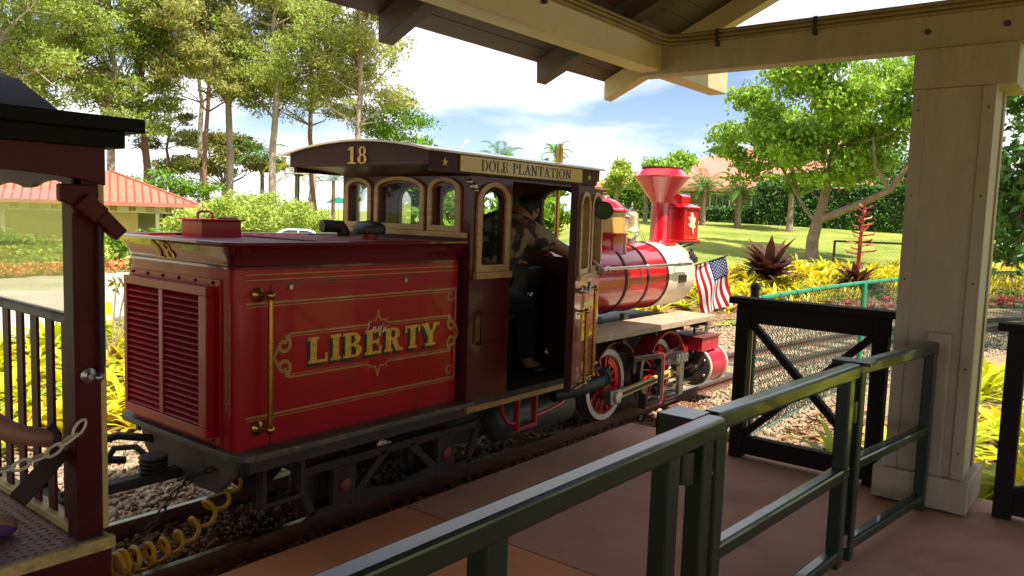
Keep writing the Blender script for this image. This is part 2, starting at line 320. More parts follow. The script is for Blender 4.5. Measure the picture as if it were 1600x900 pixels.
def stuff(o, label=None, cat=None):
    o['kind'] = 'stuff'
    if label: o['label'] = label; o['category'] = cat
    return o
def thing(name, label, cat, loc, group=None):
    o = bpy.data.objects.new(name, None); COL.objects.link(o); o.location = loc; o.empty_display_size = 0.2
    ORG[o.name] = V3(loc); return tag(o, label, cat, group)
def copy_tree(o, loc, rotz=None, scale=None, label=None, group=None, parent=None):
    c = o.copy(); COL.objects.link(c); c.parent = parent
    if parent is None:
        c.location = loc
        if rotz is not None: c.rotation_euler = (c.rotation_euler[0], c.rotation_euler[1], rotz)
        if scale is not None: c.scale = (scale, scale, scale) if not isinstance(scale, tuple) else scale
        if label: c['label'] = label
        if group: c['group'] = group
    for ch in list(o.children): copy_tree(ch, None, parent=c)
    return c
def np_mesh(name, verts, quads, m, parent=None, loc=None):
    """fast mesh from numpy arrays of verts (n,3) and faces (m,k)"""
    org = ORG.get(parent.name, V3((0, 0, 0))) if parent else V3(loc or (0, 0, 0))
    me = bpy.data.meshes.new(name); verts = np.asarray(verts, dtype=np.float32)-np.array(org, dtype=np.float32); k = quads.shape[1]
    me.vertices.add(len(verts)); me.vertices.foreach_set('co', verts.ravel())
    me.loops.add(quads.size); me.loops.foreach_set('vertex_index', quads.astype(np.int32).ravel())
    me.polygons.add(len(quads)); me.polygons.foreach_set('loop_start', np.arange(0, quads.size, k, dtype=np.int32))
    me.update(calc_edges=True); me.validate(); me.materials.append(MATS[m])
    ob = bpy.data.objects.new(name, me); COL.objects.link(ob)
    if parent: ob.parent = parent
    else: ob.location = org
    ORG[ob.name] = org; return ob
def leaves(name, C, size, m, parent, rng, aspect=0.45, droop=0.0, loc=None, jit=0.35, flat=0.0):
    """a rhombic leaf at every point of C; droop pulls the tips down, flat turns blades level"""
    n = len(C); d = rng.normal(size=(n, 3)); d[:, 2] = d[:, 2]*(1-flat)-droop; d /= np.linalg.norm(d, axis=1)[:, None]
    r = rng.normal(size=(n, 3)); r[:, :2] *= (1-flat*0.7); s = np.cross(d, r); s /= np.linalg.norm(s, axis=1)[:, None]+1e-9
    L = (size*(1+jit*rng.uniform(-1, 1, n)))[:, None]; nn = np.cross(d, s)*L*0.10
    v = np.stack([C-d*L*0.5, C+s*L*aspect*0.5-d*L*0.05+nn, C+d*L*0.5, C-s*L*aspect*0.5-d*L*0.05+nn], 1).reshape(-1, 3)
    return np_mesh(name, v, np.arange(4*n).reshape(n, 4), m, parent, loc)
def arch_pts(u0, u1, z0, zs, rise, n=10):
    """outline of an arched opening: bottom-left, bottom-right, up, arch back to the left"""
    p = [(u0, z0), (u1, z0)]
    for k in range(n+1):
        t = k/n; a = math.pi*t; p.append(((u0+u1)/2+(u1-u0)/2*math.cos(a), zs+rise*math.sin(a)))
    return p
def wall(mb, u0, u1, z0, z1, ops, mp, th):
    """a wall with arched openings (ua,ub,zsill,zspring,rise)"""
    cur = u0
    def q(pts): mb.prism(pts, mp, 0, th)
    for ua, ub, zb, zs, rise in ops:
        if ua > cur: q([(cur, z0), (ua, z0), (ua, z1), (cur, z1)])
        if zb > z0: q([(ua, z0), (ub, z0), (ub, zb), (ua, zb)])
        n = 10; P = [((ua+ub)/2-(ub-ua)/2*math.cos(math.pi*k/n), zs+rise*math.sin(math.pi*k/n)) for k in range(n+1)]
        for k in range(n): q([P[k], P[k+1], (P[k+1][0], z1), (P[k][0], z1)])
        cur = ub
    if u1 > cur: q([(cur, z0), (u1, z0), (u1, z1), (cur, z1)])
# ---- stroke lettering: quads with real thickness, each stroke a hair prouder than the last
def arc(cx, cy, rx, ry, a0, a1, w, n=10, w2=None):
    w2 = w if w2 is None else w2; o = []; i = []
    for k in range(n+1):
        a = R_(a0+(a1-a0)*k/n); ww = w2+(w-w2)*abs(math.cos(a)); o.append((cx+rx*math.cos(a), cy+ry*math.sin(a)))
        i.append((cx+(rx-ww)*math.cos(a), cy+(ry-min(ww, w2))*math.sin(a)))
    return [[o[k], o[k+1], i[k+1], i[k]] for k in range(n)]
def ln(x0, y0, x1, y1, w):
    d = math.hypot(x1-x0, y1-y0); nx, ny = -(y1-y0)/d*w/2, (x1-x0)/d*w/2
    return [[(x0+nx, y0+ny), (x1+nx, y1+ny), (x1-nx, y1-ny), (x0-nx, y0-ny)]]
def rc(x0, y0, x1, y1): return [[(x0, y0), (x1, y0), (x1, y1), (x0, y1)]]
def glyph(ch, T, t, sf, sl):
    st = lambda x: rc(x-T/2, 0, x+T/2, 1)+rc(x-T/2-sl, 0, x+T/2+sl, sf)+rc(x-T/2-sl, 1-sf, x+T/2+sl, 1)
    x = T/2+sl
    if ch == 'L': return st(x)+rc(x, 0, x+.50, sf)+rc(x+.50-t, 0, x+.50, .34), x+.52
    if ch == 'I': return st(x), 2*x
    if ch == 'E': return st(x)+rc(x, 0, x+.48, sf)+rc(x, 1-sf, x+.46, 1)+rc(x+.48-t, 0, x+.48, .32)+rc(x+.46-t, .70, x+.46, 1)+rc(x, .5-sf/2, x+.30, .5+sf/2)+rc(x+.30, .36, x+.30+t, .64), x+.50
    if ch == 'B': return st(x)+arc(x+.20, .74, .27, .26, -90, 90, T, w2=sf)+arc(x+.22, .26, .31, .27, -90, 90, T, w2=sf)+rc(x, 0, x+.22, sf)+rc(x, 1-sf, x+.2, 1)+rc(x, .5-sf/2, x+.2, .5+sf/2), x+.56
    if ch == 'R': return st(x)+arc(x+.20, .74, .29, .26, -90, 90, T, w2=sf)+rc(x, 1-sf, x+.2, 1)+rc(x, .48, x+.2, .48+sf)+ln(x+.22, .5, x+.42, .05, T*.9)+rc(x+.32, 0, x+.62, sf), x+.62
    if ch == 'P': return st(x)+arc(x+.16, .73, .28, .27, -90, 90, T, w2=sf)+rc(x, 1-sf, x+.16, 1)+rc(x, .46, x+.16, .46+sf), x+.46
    if ch == 'D': return st(x)+arc(x+.18, .5, .46, .5, -90, 90, T, w2=sf)+rc(x, 1-sf, x+.18, 1)+rc(x, 0, x+.18, sf), x+.66
    if ch == 'O': return arc(.42, .5, .42, .52, 0, 360, T, 24, w2=sf), .86
    if ch == 'T': return st(.34)+rc(0, 1-sf, .68, 1)+rc(0, .70, t, 1)+rc(.68-t, .70, .68, 1), .70
    if ch == 'A': return ln(.06, 0, .33, 1, t)+ln(.31, 1, .60, 0, T)+rc(.16, .32, .48, .32+sf)+rc(-.04, 0, .18, sf)+rc(.46, 0, .74, sf), .72
    if ch == 'N': return rc(.08, 0, .08+t, 1)+ln(.10, .96, .62, .04, T)+rc(.60, 0, .60+t, 1)+rc(-.02, 0, .24, sf)+rc(-.02, 1-sf, .2, 1)+rc(.48, 1-sf, .78, 1), .78
    if ch == 'Y': return ln(.34, .46, .10, 1, T)+ln(.38, .46, .62, 1, t*1.5)+rc(.36-T/2, 0, .36+T/2, .5)+rc(.12, 0, .60, sf)+rc(-.06, 1-sf, .28, 1)+rc(.46, 1-sf, .78, 1), .78
    if ch == '1': return rc(.16, 0, .16+T, 1)+ln(.02, .80, .18, .97, t)+rc(.0, 0, .32+T, sf), .34+T
    if ch == '8': return arc(.27, .74, .24, .26, 0, 360, T*.8, 18, w2=sf)+arc(.27, .26, .29, .28, 0, 360, T*.9, 20, w2=sf), .60
    return [], .34
def text(word, u0, u1, v0, h, mp, d, m, name, parent, T=.13, t=.05, sf=.045, sl=.06, gap=.08, step=0.00012, thick=0.002):
    L = []; x = 0
    for c in word:
        g, a = glyph(c, T, t, sf, sl); L.append((x, g)); x += a+gap
    k = (u1-u0)/(x-gap); mb = MB(); i = 0
    for x0, g in L:
        for q in g:
            mb.prism([(u0+(x0+a)*k, v0+b*h) for a, b in q], mp, d, d+thick+step*(i % 9)); i += 1
    return mb.build(name, m, parent)
def strip2(mb, pts, w, mp, d, th=0.0015, closed=False):
    """a painted line of width w along 2-D points"""
    n = len(pts); o = []; i = []
    for k in range(n):
        a = pts[k-1] if (closed or k) else pts[k]; b = pts[(k+1) % n] if (closed or k < n-1) else pts[k]
        dx_, dy_ = b[0]-a[0], b[1]-a[1]; L = math.hypot(dx_, dy_) or 1; nx, ny = -dy_/L*w/2, dx_/L*w/2
        o.append((pts[k][0]+nx, pts[k][1]+ny)); i.append((pts[k][0]-nx, pts[k][1]-ny))
    mb.ring(o, i, mp, d, d+th, closed)
def spiral(cx, cy, r0, r1, a0, turns, n=16):
    return [(cx+(r0+(r1-r0)*k/n)*math.cos(R_(a0+360*turns*k/n)), cy+(r0+(r1-r0)*k/n)*math.sin(R_(a0+360*turns*k/n))) for k in range(n+1)]
def star2(cx, cy, r):
    return [(cx+(r if k % 2 == 0 else r*.4)*math.sin(math.pi*k/5), cy+(r if k % 2 == 0 else r*.4)*math.cos(math.pi*k/5)) for k in range(10)]
def sideY(y): return lambda u, v, d: (u, y-d, v)          # plane facing -Y
def rearX(x): return lambda u, v, d: (x-d, u, v)          # plane facing -X, u = y
# ------------------------------------------------------------------ terrain, track bed, path
def smooth(a, b, x): t = np.clip((x-a)/(b-a), 0, 1); return t*t*(3-2*t)
def trackd(x, y):
    x = np.asarray(x, float); y = np.asarray(y, float)
    return np.where(x < 7, y-3.69, np.hypot(x-7, y+24.31)-28)
def terrain(x, y):
    x = np.asarray(x, float); y = np.asarray(y, float); d = trackd(x, y)
    hill = np.interp(d, [2.5, 3.5, 4.7, 8, 12, 19, 40, 120], [0, .15, .36, .72, 1.12, 1.63, 2.4, 3.5])
    mk = (1-smooth(0, 12, y-.55*x))*smooth(4, 12, x)
    low = np.interp(.6*x+.8*y, [0, 12, 22, 50, 60, 95, 200], [0, 0, -.2, -.85, -.65, .55, 1.65])
    lump = 0.03*np.sin(x*.7+1)*np.sin(y*.6)*smooth(9, 20, np.hypot(x, y))
    return -.18+hill*mk+low*(1-mk)*smooth(-5, 5, y)+lump
def T(x, y): return float(terrain(x, y))
def tp(s, d):
    if s < 15: return (-8+s, 3.69+d)
    a = (s-15)/28; return (7+(28+d)*math.sin(a), -24.31+(28+d)*math.cos(a))
def grid_sheet(name, fn, nu, nv, dz, m):
    P = np.array([fn(i/nu, j/nv) for i in range(nu+1) for j in range(nv+1)]); z = terrain(P[:, 0], P[:, 1])+dz
    Q = np.array([(i*(nv+1)+j, (i+1)*(nv+1)+j, (i+1)*(nv+1)+j+1, i*(nv+1)+j+1) for i in range(nu) for j in range(nv)])
    ob = np_mesh(name, np.column_stack([P, z]), Q, m); ob.data.polygons.foreach_set('use_smooth', [True]*len(ob.data.polygons)); return struct(ob)
gx = np.concatenate([np.linspace(-400, -20, 12), np.linspace(-17, 70, 110), np.linspace(76, 700, 20)])
gy = np.concatenate([np.linspace(-400, -14, 12), np.linspace(-12, 80, 110), np.linspace(86, 700, 20)])
XX, YY = np.meshgrid(gx, gy, indexing='ij'); P = np.column_stack([XX.ravel(), YY.ravel()])
nx_, ny_ = len(gx), len(gy)
Q = np.array([(i*ny_+j, (i+1)*ny_+j, (i+1)*ny_+j+1, i*ny_+j+1) for i in range(nx_-1) for j in range(ny_-1)])
ground = np_mesh('lawn', np.column_stack([P, terrain(P[:, 0], P[:, 1])]), Q, 'grass'); struct(ground)
ground.data.polygons.foreach_set('use_smooth', [True]*len(Q))
grid_sheet('mulch_bed', lambda u, v: tp(2+u*40, 1.9+v*(4.4 if u < .3 else 4.0)), 90, 14, .012, 'mulch')
grid_sheet('garden_bed', lambda u, v: tp(13.45+u*12, -6.5+v*4.6), 30, 12, .012, 'mulch')
grid_sheet('gravel', lambda u, v: tp(u*46, -2.2+v*4.3), 110, 12, .022, 'gravel_bed')
grid_sheet('path', lambda u, v: (4.84+.90*(-28+u*48)-.43*v*8.6, 10.98+.43*(-28+u*48)+.90*v*8.6), 50, 10, .02, 'path')
# kerb stones along the near edge of the path
kb = bpy.data.objects.new('kerb', None); COL.objects.link(kb); kb.location = (4.84, 10.98, -.3); struct(kb)
rnd = random.Random(4)
kmesh = []
for v in range(4):
    m = MB(); L = .55; m.box(0, -.11, -.12, L, .11, .13); o = m.build('kerb_block', 'kerb_stone', bevel=.02)
    me = o.data
    for vv in me.vertices: vv.co += Vector((rnd.uniform(-.015, .015), rnd.uniform(-.03, .03), rnd.uniform(-.025, .025)))
    kmesh.append(o)
th = math.atan2(.43, .90)
for k in range(16):
    t = -4.6+k*.6; x, y = 4.84+.90*t-.43*-.12, 10.98+.43*t+.90*-.12
    o = kmesh[k % 4] if k < 4 else kmesh[k % 4].copy()
    if k >= 4: COL.objects.link(o)
    o.parent = kb; o.location = Vector((x, y, T(x, y)+.03))-kb.location; o.rotation_euler = (0, 0, th+rnd.uniform(-.03, .03))
# ------------------------------------------------------------------ track
track = bpy.data.objects.new('railway_track', None); COL.objects.link(track); track.location = (0, 3.69, -.2); struct(track); ORG['railway_track'] = V3((0, 3.69, -.2))
prof = [(-.045, 0), (.045, 0), (.045, .012), (.01, .022), (.01, .068), (.026, .076), (.026, .1), (-.026, .1), (-.026, .076), (-.01, .068), (-.01, .022), (-.045, .012)]
for d in (-.33, .33):
    mb = MB(); n = 60; vs = []; np_ = len(prof)
    for i in range(n+1):
        s = i*46/n
        for a, b in prof: q = tp(s, d+a); vs.append((q[0], q[1], -.162+b))
    fs = [(i*np_+k, i*np_+(k+1) % np_, (i+1)*np_+(k+1) % np_, (i+1)*np_+k) for i in range(n) for k in range(np_)]
    mb.add(vs, fs); r = mb.build('rail', 'rail_side', track)
    mb = MB(); vs = []
    for i in range(n+1):
        s = i*46/n
        for a in (-.019, .019): q = tp(s, d+a); vs.append((q[0], q[1], -.0595))
    mb.add(vs, [(2*i, 2*i+1, 2*i+3, 2*i+2) for i in range(n)]); o = mb.build('rail_head', 'rail_top', r)
sl0 = MB().box(-.10, -.62, -.09, .10, .62, .03).build('sleeper', 'sleeper', bevel=.008)
sl0.parent = track
for k in range(46):
    s = 3+k*.62; q = tp(s, 0); o = sl0 if k == 0 else sl0.copy()
    if k: COL.objects.link(o); o.parent = track
    o.location = Vector((q[0], q[1], -.183+rnd.uniform(-.008, .006)))-track.location; o.rotation_euler = (0, 0, (0 if s < 15 else -(s-15)/28)+rnd.uniform(-.03, .03))
# ballast stones
def stones(name, m, n, regions, smin, smax, rng, label, cat, zoff=0.02):
    base = np.array([(-1, -1, -1), (1, -1, -1), (1, 1, -1), (-1, 1, -1), (-1, -1, 1), (1, -1, 1), (1, 1, 1), (-1, 1, 1)], float)*.5
    fq = np.array([(0, 3, 2, 1), (4, 5, 6, 7), (0, 1, 5, 4), (1, 2, 6, 5), (2, 3, 7, 6), (3, 0, 4, 7)])
    C = []
    for (s0, s1, d0, d1, share) in regions:
        k = int(n*share); ss = rng.uniform(s0, s1, k); dd = rng.uniform(d0, d1, k); C += [tp(a, b) for a, b in zip(ss, dd)]
    C = np.array(C); n = len(C); z = terrain(C[:, 0], C[:, 1])+zoff+rng.uniform(0, .018, n)
    sz = rng.uniform(smin, smax, (n, 1, 1))*rng.uniform(.6, 1.25, (n, 1, 3)); V = base[None]*sz*rng.uniform(.62, 1.25, (n, 8, 3))
    A = rng.normal(size=(n, 3, 3)); A, _ = np.linalg.qr(A); V = np.einsum('nij,nkj->nki', A, V)+np.column_stack([C, z])[:, None, :]
    F = (fq[None]+np.arange(n)[:, None, None]*8).reshape(-1, 4); ob = np_mesh(name, V.reshape(-1, 3), F, m); return stuff(ob, label, cat)
rng = np.random.default_rng(7)
stones('ballast_stones', 'stone', 23000, [(9.2, 13.5, .42, 2.2, .20), (13.2, 24, -1.6, -.40, .42), (13.2, 24, .40, 2.2, .26), (9, 14, -.28, .28, .12)], .014, .036, rng, 'loose tan ballast stones lying beside the track', 'gravel')
stones('dark_ballast', 'dark_stone', 8000, [(8.5, 15, -.66, -.38, .55), (8.5, 14, -.30, .30, .45)], .016, .04, rng, 'dark rusty ballast between platform edge and near rail', 'gravel')
# wood chips on the mulch
def chips(name, n, s0, s1, d0, d1, rng, label):
    C = np.array([tp(a, b) for a, b in zip(rng.uniform(s0, s1, n), rng.uniform(d0, d1, n))])
    P = np.column_stack([C, terrain(C[:, 0], C[:, 1])+.03+rng.uniform(0, .03, n)])
    return P
P = np.vstack([chips('', 2600, 9.3, 14, 2.0, 6.0, rng, ''), chips('', 3400, 17, 31, 1.9, 5.2, rng, ''), chips('', 1500, 13.45, 16, -3.2, -1.5, rng, '')])
o = leaves('mulch_chips', P, .10, 'chip', None, rng, aspect=.22, flat=.85, jit=.6); stuff(o, 'dry leaf and bark mulch lying in the planting beds', 'mulch')
# ------------------------------------------------------------------ platform of cast slabs
plat = struct(MB().box(-12, -9, -.30, 5.36, 2.985, -.012).build('platform', 'platform', loc=(0, 0, 0)))
def slab(x0, x1, y0, y1, m):
    o = MB().box(x0+.004, y0+.004, -.10, x1-.004, y1-.004, 0).build('slab', m, plat, bevel=.004); return o
xs = [-12, -7.2, -2.1, 2.92, 5.375]
for i in range(len(xs)-1):
    slab(xs[i], xs[i+1], -3.0, 3.0, 'platform_edge' if i < 3 else 'platform'); slab(xs[i], xs[i+1], -9, -3.0, 'platform')
# ------------------------------------------------------------------ station shelter
sh = thing('station_shelter', 'open timber platform shelter with beige beams, brown rafters and square panelled column', 'shelter', (5.16, .855, 0))
m = .46; Ye, Ze = 3.40, 2.537                      # eave tail: bottom edge of the rafter end
def rz(y): return Ze+(Ye-y)*m                      # underside of rafters
RID = -.45
for x in (-7.4, -6.0, -4.5, -2.95, -1.43, .08, 1.58, 3.08, 4.56, 5.46):
    mb = MB(); pts = [(Ye, rz(Ye)), (Ye+.005, rz(Ye)+.155), (RID, rz(RID)+.155), (RID, rz(RID)), (2.86, rz(2.86)), (3.0, rz(3.0))]
    mp = lambda u, v, d, x=x: (x+d, u, v); mb.prism(pts, mp, -.055, .055); mb.build('rafter', 'rafter_brown' if x < 5.4 else 'paint_beige_lit', sh, bevel=.004)
    mb = MB(); q = lambda y: 2*RID-y
    mb.prism([(q(a), b) for a, b in pts], mp, -.055, .055); mb.build('rafter', 'rafter_brown' if x < 5.4 else 'paint_beige_lit', sh, bevel=.004)
n_pl = 30; y0 = Ye+.02
for side in (0, 1):
    for k in range(n_pl):
        ya = y0-(y0-RID)*k/n_pl; yb = y0-(y0-RID)*(k+1)/n_pl+.006
        za, zb = rz(ya)+.158, rz(yb)+.158
        f = (lambda y: y) if side == 0 else (lambda y: 2*RID-y)
        mb = MB(); mb.add([(x, f(y), z+h) for h in (0, .022) for x in (-7.6, 5.62) for y, z in ((ya, za), (yb, zb))],
                          [(0, 1, 3, 2), (4, 6, 7, 5), (0, 2, 6, 4), (1, 5, 7, 3), (0, 4, 5, 1), (2, 3, 7, 6)])
        mb.build('ceiling_plank', 'ceiling_red', sh)
    f = (lambda y: y) if side == 0 else (lambda y: 2*RID-y)
    mb = MB(); mb.add([(x, f(y), z+h) for h in (0, .03) for x in (-7.62, 5.66) for y, z in ((y0+.03, rz(y0+.03)+.184), (RID, rz(RID)+.184))],
                      [(0, 1, 3, 2), (4, 6, 7, 5), (0, 2, 6, 4), (1, 5, 7, 3), (0, 4, 5, 1), (2, 3, 7, 6)])
    mb.build('roof_sheet', 'roof_red', sh)
MB().box(-7.5, 2.66, 2.625, 4.95, 2.82, 2.885).build('eave_beam', 'paint_beige_lit', sh, bevel=.006)
MB().box(5.10, 2.665, 2.627, 6.08, 2.815, 2.83).build('beam_end', 'paint_beige_lit', sh, bevel=.006)
MB().box(4.95, -3.6, 2.605, 5.10, 2.83, 2.865).build('cross_beam', 'paint_beige', sh, bevel=.006)
MB().box(-7.5, 2*RID-2.82, 2.625, 5.9, 2*RID-2.66, 2.885).build('eave_beam', 'paint_beige_lit', sh, bevel=.006)
for i, (z, yy) in enumerate(((2.865, 2.648), (2.838, 2.645), (2.812, 2.648))):     # conduits round the corner of the beams
    pts = [(-6, yy, z), (4.55, yy, z), (4.80, yy-.01, z-.012), (4.89, yy-.06, z-.02), (4.935, yy-.2, z-.02), (4.935, -3.0, z-.01)]
    MB().tube(pts, .012, 8).build('conduit', 'conduit', sh)
for p in ((1.2, 2.64), (2.5, 2.64), (3.55, 2.64), (4.93, 2.25), (4.93, 1.62), (4.93, .1)):
    mb = MB()
    if p[1] > 2.5: mb.box(p[0]-.012, 2.628, 2.79, p[0]+.012, 2.66, 2.87); mb.cyl((p[0], 2.63, 2.775), (p[0], 2.655, 2.775), .014, n=8)
    else: mb.box(4.918, p[1]-.012, 2.775, 4.95, p[1]+.012, 2.86); mb.cyl((4.922, p[1], 2.762), (4.95, p[1], 2.762), .014, n=8)
    mb.build('conduit_clip', 'dark_iron', sh)
cx, cy = 5.16, .855
def column(cx, cy):
    ya, yb = cy-.212, cy+.198
    c = MB().box(cx-.195, ya+.012, .19, cx+.195, yb-.012, 2.40).build('column', 'paint_beige', sh, bevel=.004)
    for sx in (-1, 1):
        for y0_, y1_ in ((ya, ya+.065), (yb-.065, yb)):
            mb = MB(); x0 = cx+sx*.206; mb.box(min(x0, x0-sx*.07), y0_, .195, max(x0, x0-sx*.07), y1_, 2.395); mb.build('corner_board', 'paint_beige', c, bevel=.004)
            for z in np.arange(.35, 2.3, .48): MB().cyl((x0-.0015*(1 if sx < 0 else -1)-.001, (y0_+y1_)/2, z), (x0+.002*(-1 if sx < 0 else 1), (y0_+y1_)/2, z), .006, n=8).build('nail_head', 'dark_iron', c)
    MB().box(cx-.25, cy-.25, .015, cx+.25, cy+.25, .20).build('plinth', 'paint_beige', c, bevel=.008)
    MB().box(cx-.235, cy-.305, 2.385, cx+.235, cy+.20, 2.603).build('capital', 'paint_beige', c, bevel=.006)
    return c
c = column(cx, cy)
MB().box(cx-.228, cy-.10, .20, cx-.195, cy+.02, 1.02).build('mounting_batten', 'paint_beige', c, bevel=.005)
for yy, zz_ in ((.62, 2.80), (.62, 2.70), (1.0, 2.80), (1.0, 2.70)):
    MB().cyl((4.938, yy, zz_), (4.95, yy, zz_), .016, n=10).build('bolt_head', 'dark_iron', sh)
column(5.16, -2.55)
# ------------------------------------------------------------------ dark timber balustrades with crossed braces
def balustrade(xc, ya, yb, label, brace=True):
    b = thing('timber_balustrade', label, 'balustrade', (xc, (ya+yb)/2, 0))
    MB().box(xc-.065, ya-.05, 1.055, xc+.065, yb+.05, 1.10).build('top_cap', 'fence_wood', b, bevel=.005)
    MB().box(xc-.03, ya, .93, xc+.03, yb, 1.055).build('top_rail', 'fence_wood', b, bevel=.004)
    MB().box(xc-.035, ya+.09, .03, xc+.035, yb-.09, .15).build('bottom_rail', 'fence_wood', b, bevel=.004)
    for y in (ya, yb-.09): MB().box(xc-.045, y, 0, xc+.045, y+.09, 1.053).build('post', 'fence_wood', b, bevel=.005)
    if brace:
        MB().beam((xc-.01, ya+.09, .93), (xc-.01, yb-.09, .16), .045, .055, (1, 0, 0)).build('brace', 'fence_wood', b, bevel=.003)
        MB().beam((xc+.012, ya+.09, .16), (xc+.012, yb-.09, .93), .045, .055, (1, 0, 0)).build('brace', 'fence_wood', b, bevel=.003)
    return b
b = balustrade(5.14, 1.115, 2.075, 'dark timber balustrade with crossed braces between column and track')
MB().box(5.19, 2.0, .02, 5.235, 2.06, .93).build('edge_batten', 'trim_cream', b, bevel=.003)
balustrade(5.10, -1.6, .50, 'dark timber balustrade with crossed braces to the right of the column')
# ------------------------------------------------------------------ green steel railing and gates
def tubebox(mb, p0, p1, w=.062): mb.beam(p0, p1, w, w); return mb
ra = thing('green_railing', 'fixed dark green square tube handrail nearest the camera with posts', 'railing', (1.0, 1.03, 0))
zt = .938
tubebox(MB(), (-3, 1.07, zt), (2.40, 1.022, zt), .066).build('top_rail', 'rail_green', ra, bevel=.012, seg=3)
tubebox(MB(), (-3, 1.065, .47), (2.0, 1.035, .47)).build('middle_rail', 'rail_green', ra, bevel=.01)
for x in (-1.4, -.1, 1.26, 2.07, 2.30):
    y = 1.04-(x-1)*.009; MB().box(x-.036, y-.0315, 0, x+.036, y+.0315, zt-.022).build('post', 'rail_green', ra, bevel=.008)
mb = MB(); mb.box(2.30, 1.06, .90, 2.44, 1.19, .968); mb.box(2.30, 1.18, .84, 2.44, 1.19, .968); mb.build('latch_bracket', 'rail_green', ra, bevel=.003)
MB().cyl((2.18, 1.03, .80), (2.18, 1.03, .90), .035, n=12).build('hinge_barrel', 'rail_green', ra)
MB().box(2.335, 1.0, .79, 2.345, 1.01, .80).build('screw', 'steel', ra)
ga = thing('green_gate', 'dark green tubular steel gate in the middle of the railing', 'gate', (3.1, 1.0, 0))
tubebox(MB(), (2.43, 1.058, zt), (3.80, .965, zt), .066).build('top_rail', 'rail_green', ga, bevel=.012, seg=3)
tubebox(MB(), (2.44, 1.058, .47), (3.76, .968, .47), .06).build('middle_rail', 'rail_green', ga, bevel=.012)
tubebox(MB(), (2.44, 1.058, .08), (3.76, .968, .08), .06).build('bottom_rail', 'rail_green', ga, bevel=.012)
for x, y in ((2.47, 1.056), (3.71, .972)): MB().box(x-.038, y-.031, .02, x+.038, y+.031, zt-.022).build('post', 'rail_green', ga, bevel=.008)
MB().cyl((3.79, .966, .10), (3.79, .966, .16), .03, n=12).build('hinge_barrel', 'steel', ga); MB().cyl((3.78, .966, .70), (3.78, .966, .80), .032, n=12).build('hinge_barrel', 'rail_green', ga)
gc = thing('green_end_panel', 'dark green steel railing panel fixed to the beige column', 'railing', (4.4, .9, 0))
tubebox(MB(), (3.86, .975, zt), (4.93, .835, zt), .062).build('top_rail', 'rail_green', gc, bevel=.012, seg=3)
tubebox(MB(), (3.90, .970, .47), (4.90, .840, .47), .055).build('middle_rail', 'rail_green', gc, bevel=.012)
tubebox(MB(), (3.90, .970, .07), (4.90, .840, .07), .055).build('bottom_rail', 'rail_green', gc, bevel=.012)
for x, y in ((3.90, .97), (4.895, .84)): MB().box(x-.036, y-.0305, .0, x+.036, y+.0305, zt-.022).build('post', 'rail_green', gc, bevel=.008)
MB().box(3.82, .90, .958, 3.935, 1.075, .974).build('cap_plate', 'rail_green', gc, bevel=.003)
# ------------------------------------------------------------------ chain link fences
def wires(name, fn, s0, s1, zlo, zhi, m, parent, w=.06, h=.034, r=.0056):
    nW = int((s1-s0)/w); nk = int((zhi-zlo)/h); vs = []; fs = []
    for i in range(nW):
        for k in range(nk+1):
            s = s0+i*w+(w*.98 if k % 2 else 0); x, y = fn(s); z = zlo+k*h; off = .003 if (k+i) % 2 else -.003
            for a in (0, 2.094, 4.189): vs.append((x+r*math.cos(a), y+r*math.sin(a)+off, z))
    for i in range(nW):
        for k in range(nk):
            b = (i*(nk+1)+k)*3
            for j in range(3): fs.append((b+j, b+(j+1) % 3, b+3+(j+1) % 3, b+3+j))
    o = np_mesh(name, np.array(vs), np.array(fs), m, parent); o['kind'] = 'stuff'; return o
cf = thing('chain_link_fence', 'green chain link fence along the track with bright green top pipe', 'fence', (9.0, 2.32, -.16))
fn = lambda s: tp(s, -1.36)
wires('wire_mesh', fn, 14.02, 27, -.14, 1.04, 'mesh_green', cf)
MB().tube([fn(14.0+k*.5)+(1.0,) for k in range(27)], .021, 10).build('top_pipe', 'pipe_green', cf)
for i, s in enumerate((14.0, 17.05, 20.1, 23.2, 26.3)):
    x, y = fn(s); y -= .03
    mb = MB(); mb.cyl((x, y, -.25), (x, y, 1.0 if i else 1.09), .026 if i else .034, n=12)
    if not i: mb.ball((x, y, 1.10), .042)
    mb.build('post', 'pipe_green' if i else 'pipe_black', cf)
for k in range(30):
    x, y = fn(14.2+k*.42); MB().lathe([(.0235, -.006), (.0245, 0), (.0235, .006)], (x, y, 1.0), 'x', 10).build('wire_tie', 'pipe_black', cf)
bf = thing('chain_link_fence', 'low black chain link fence on the lawn behind the red bromeliads', 'fence', (22.8, 5.6, .5))
A, B_ = Vector((23.07, 6.63)), Vector((22.2, 1.5)); Lb = (B_-A).length
fb = lambda s: tuple(A+(B_-A)*(s/Lb)); zb = .50
wires('wire_mesh', fb, 0, Lb, zb-.05, zb+.68, 'pipe_black', bf, w=.10, h=.06, r=.004)
MB().tube([fb(0)+(zb+.68,), fb(Lb)+(zb+.72,)], .028, 8).build('top_pipe', 'pipe_black', bf)
for s in (0, 2.5, 5.0): MB().cyl(fb(s)+(zb-.4,), fb(s)+(zb+.70,), .035, n=10).build('post', 'pipe_black', bf)
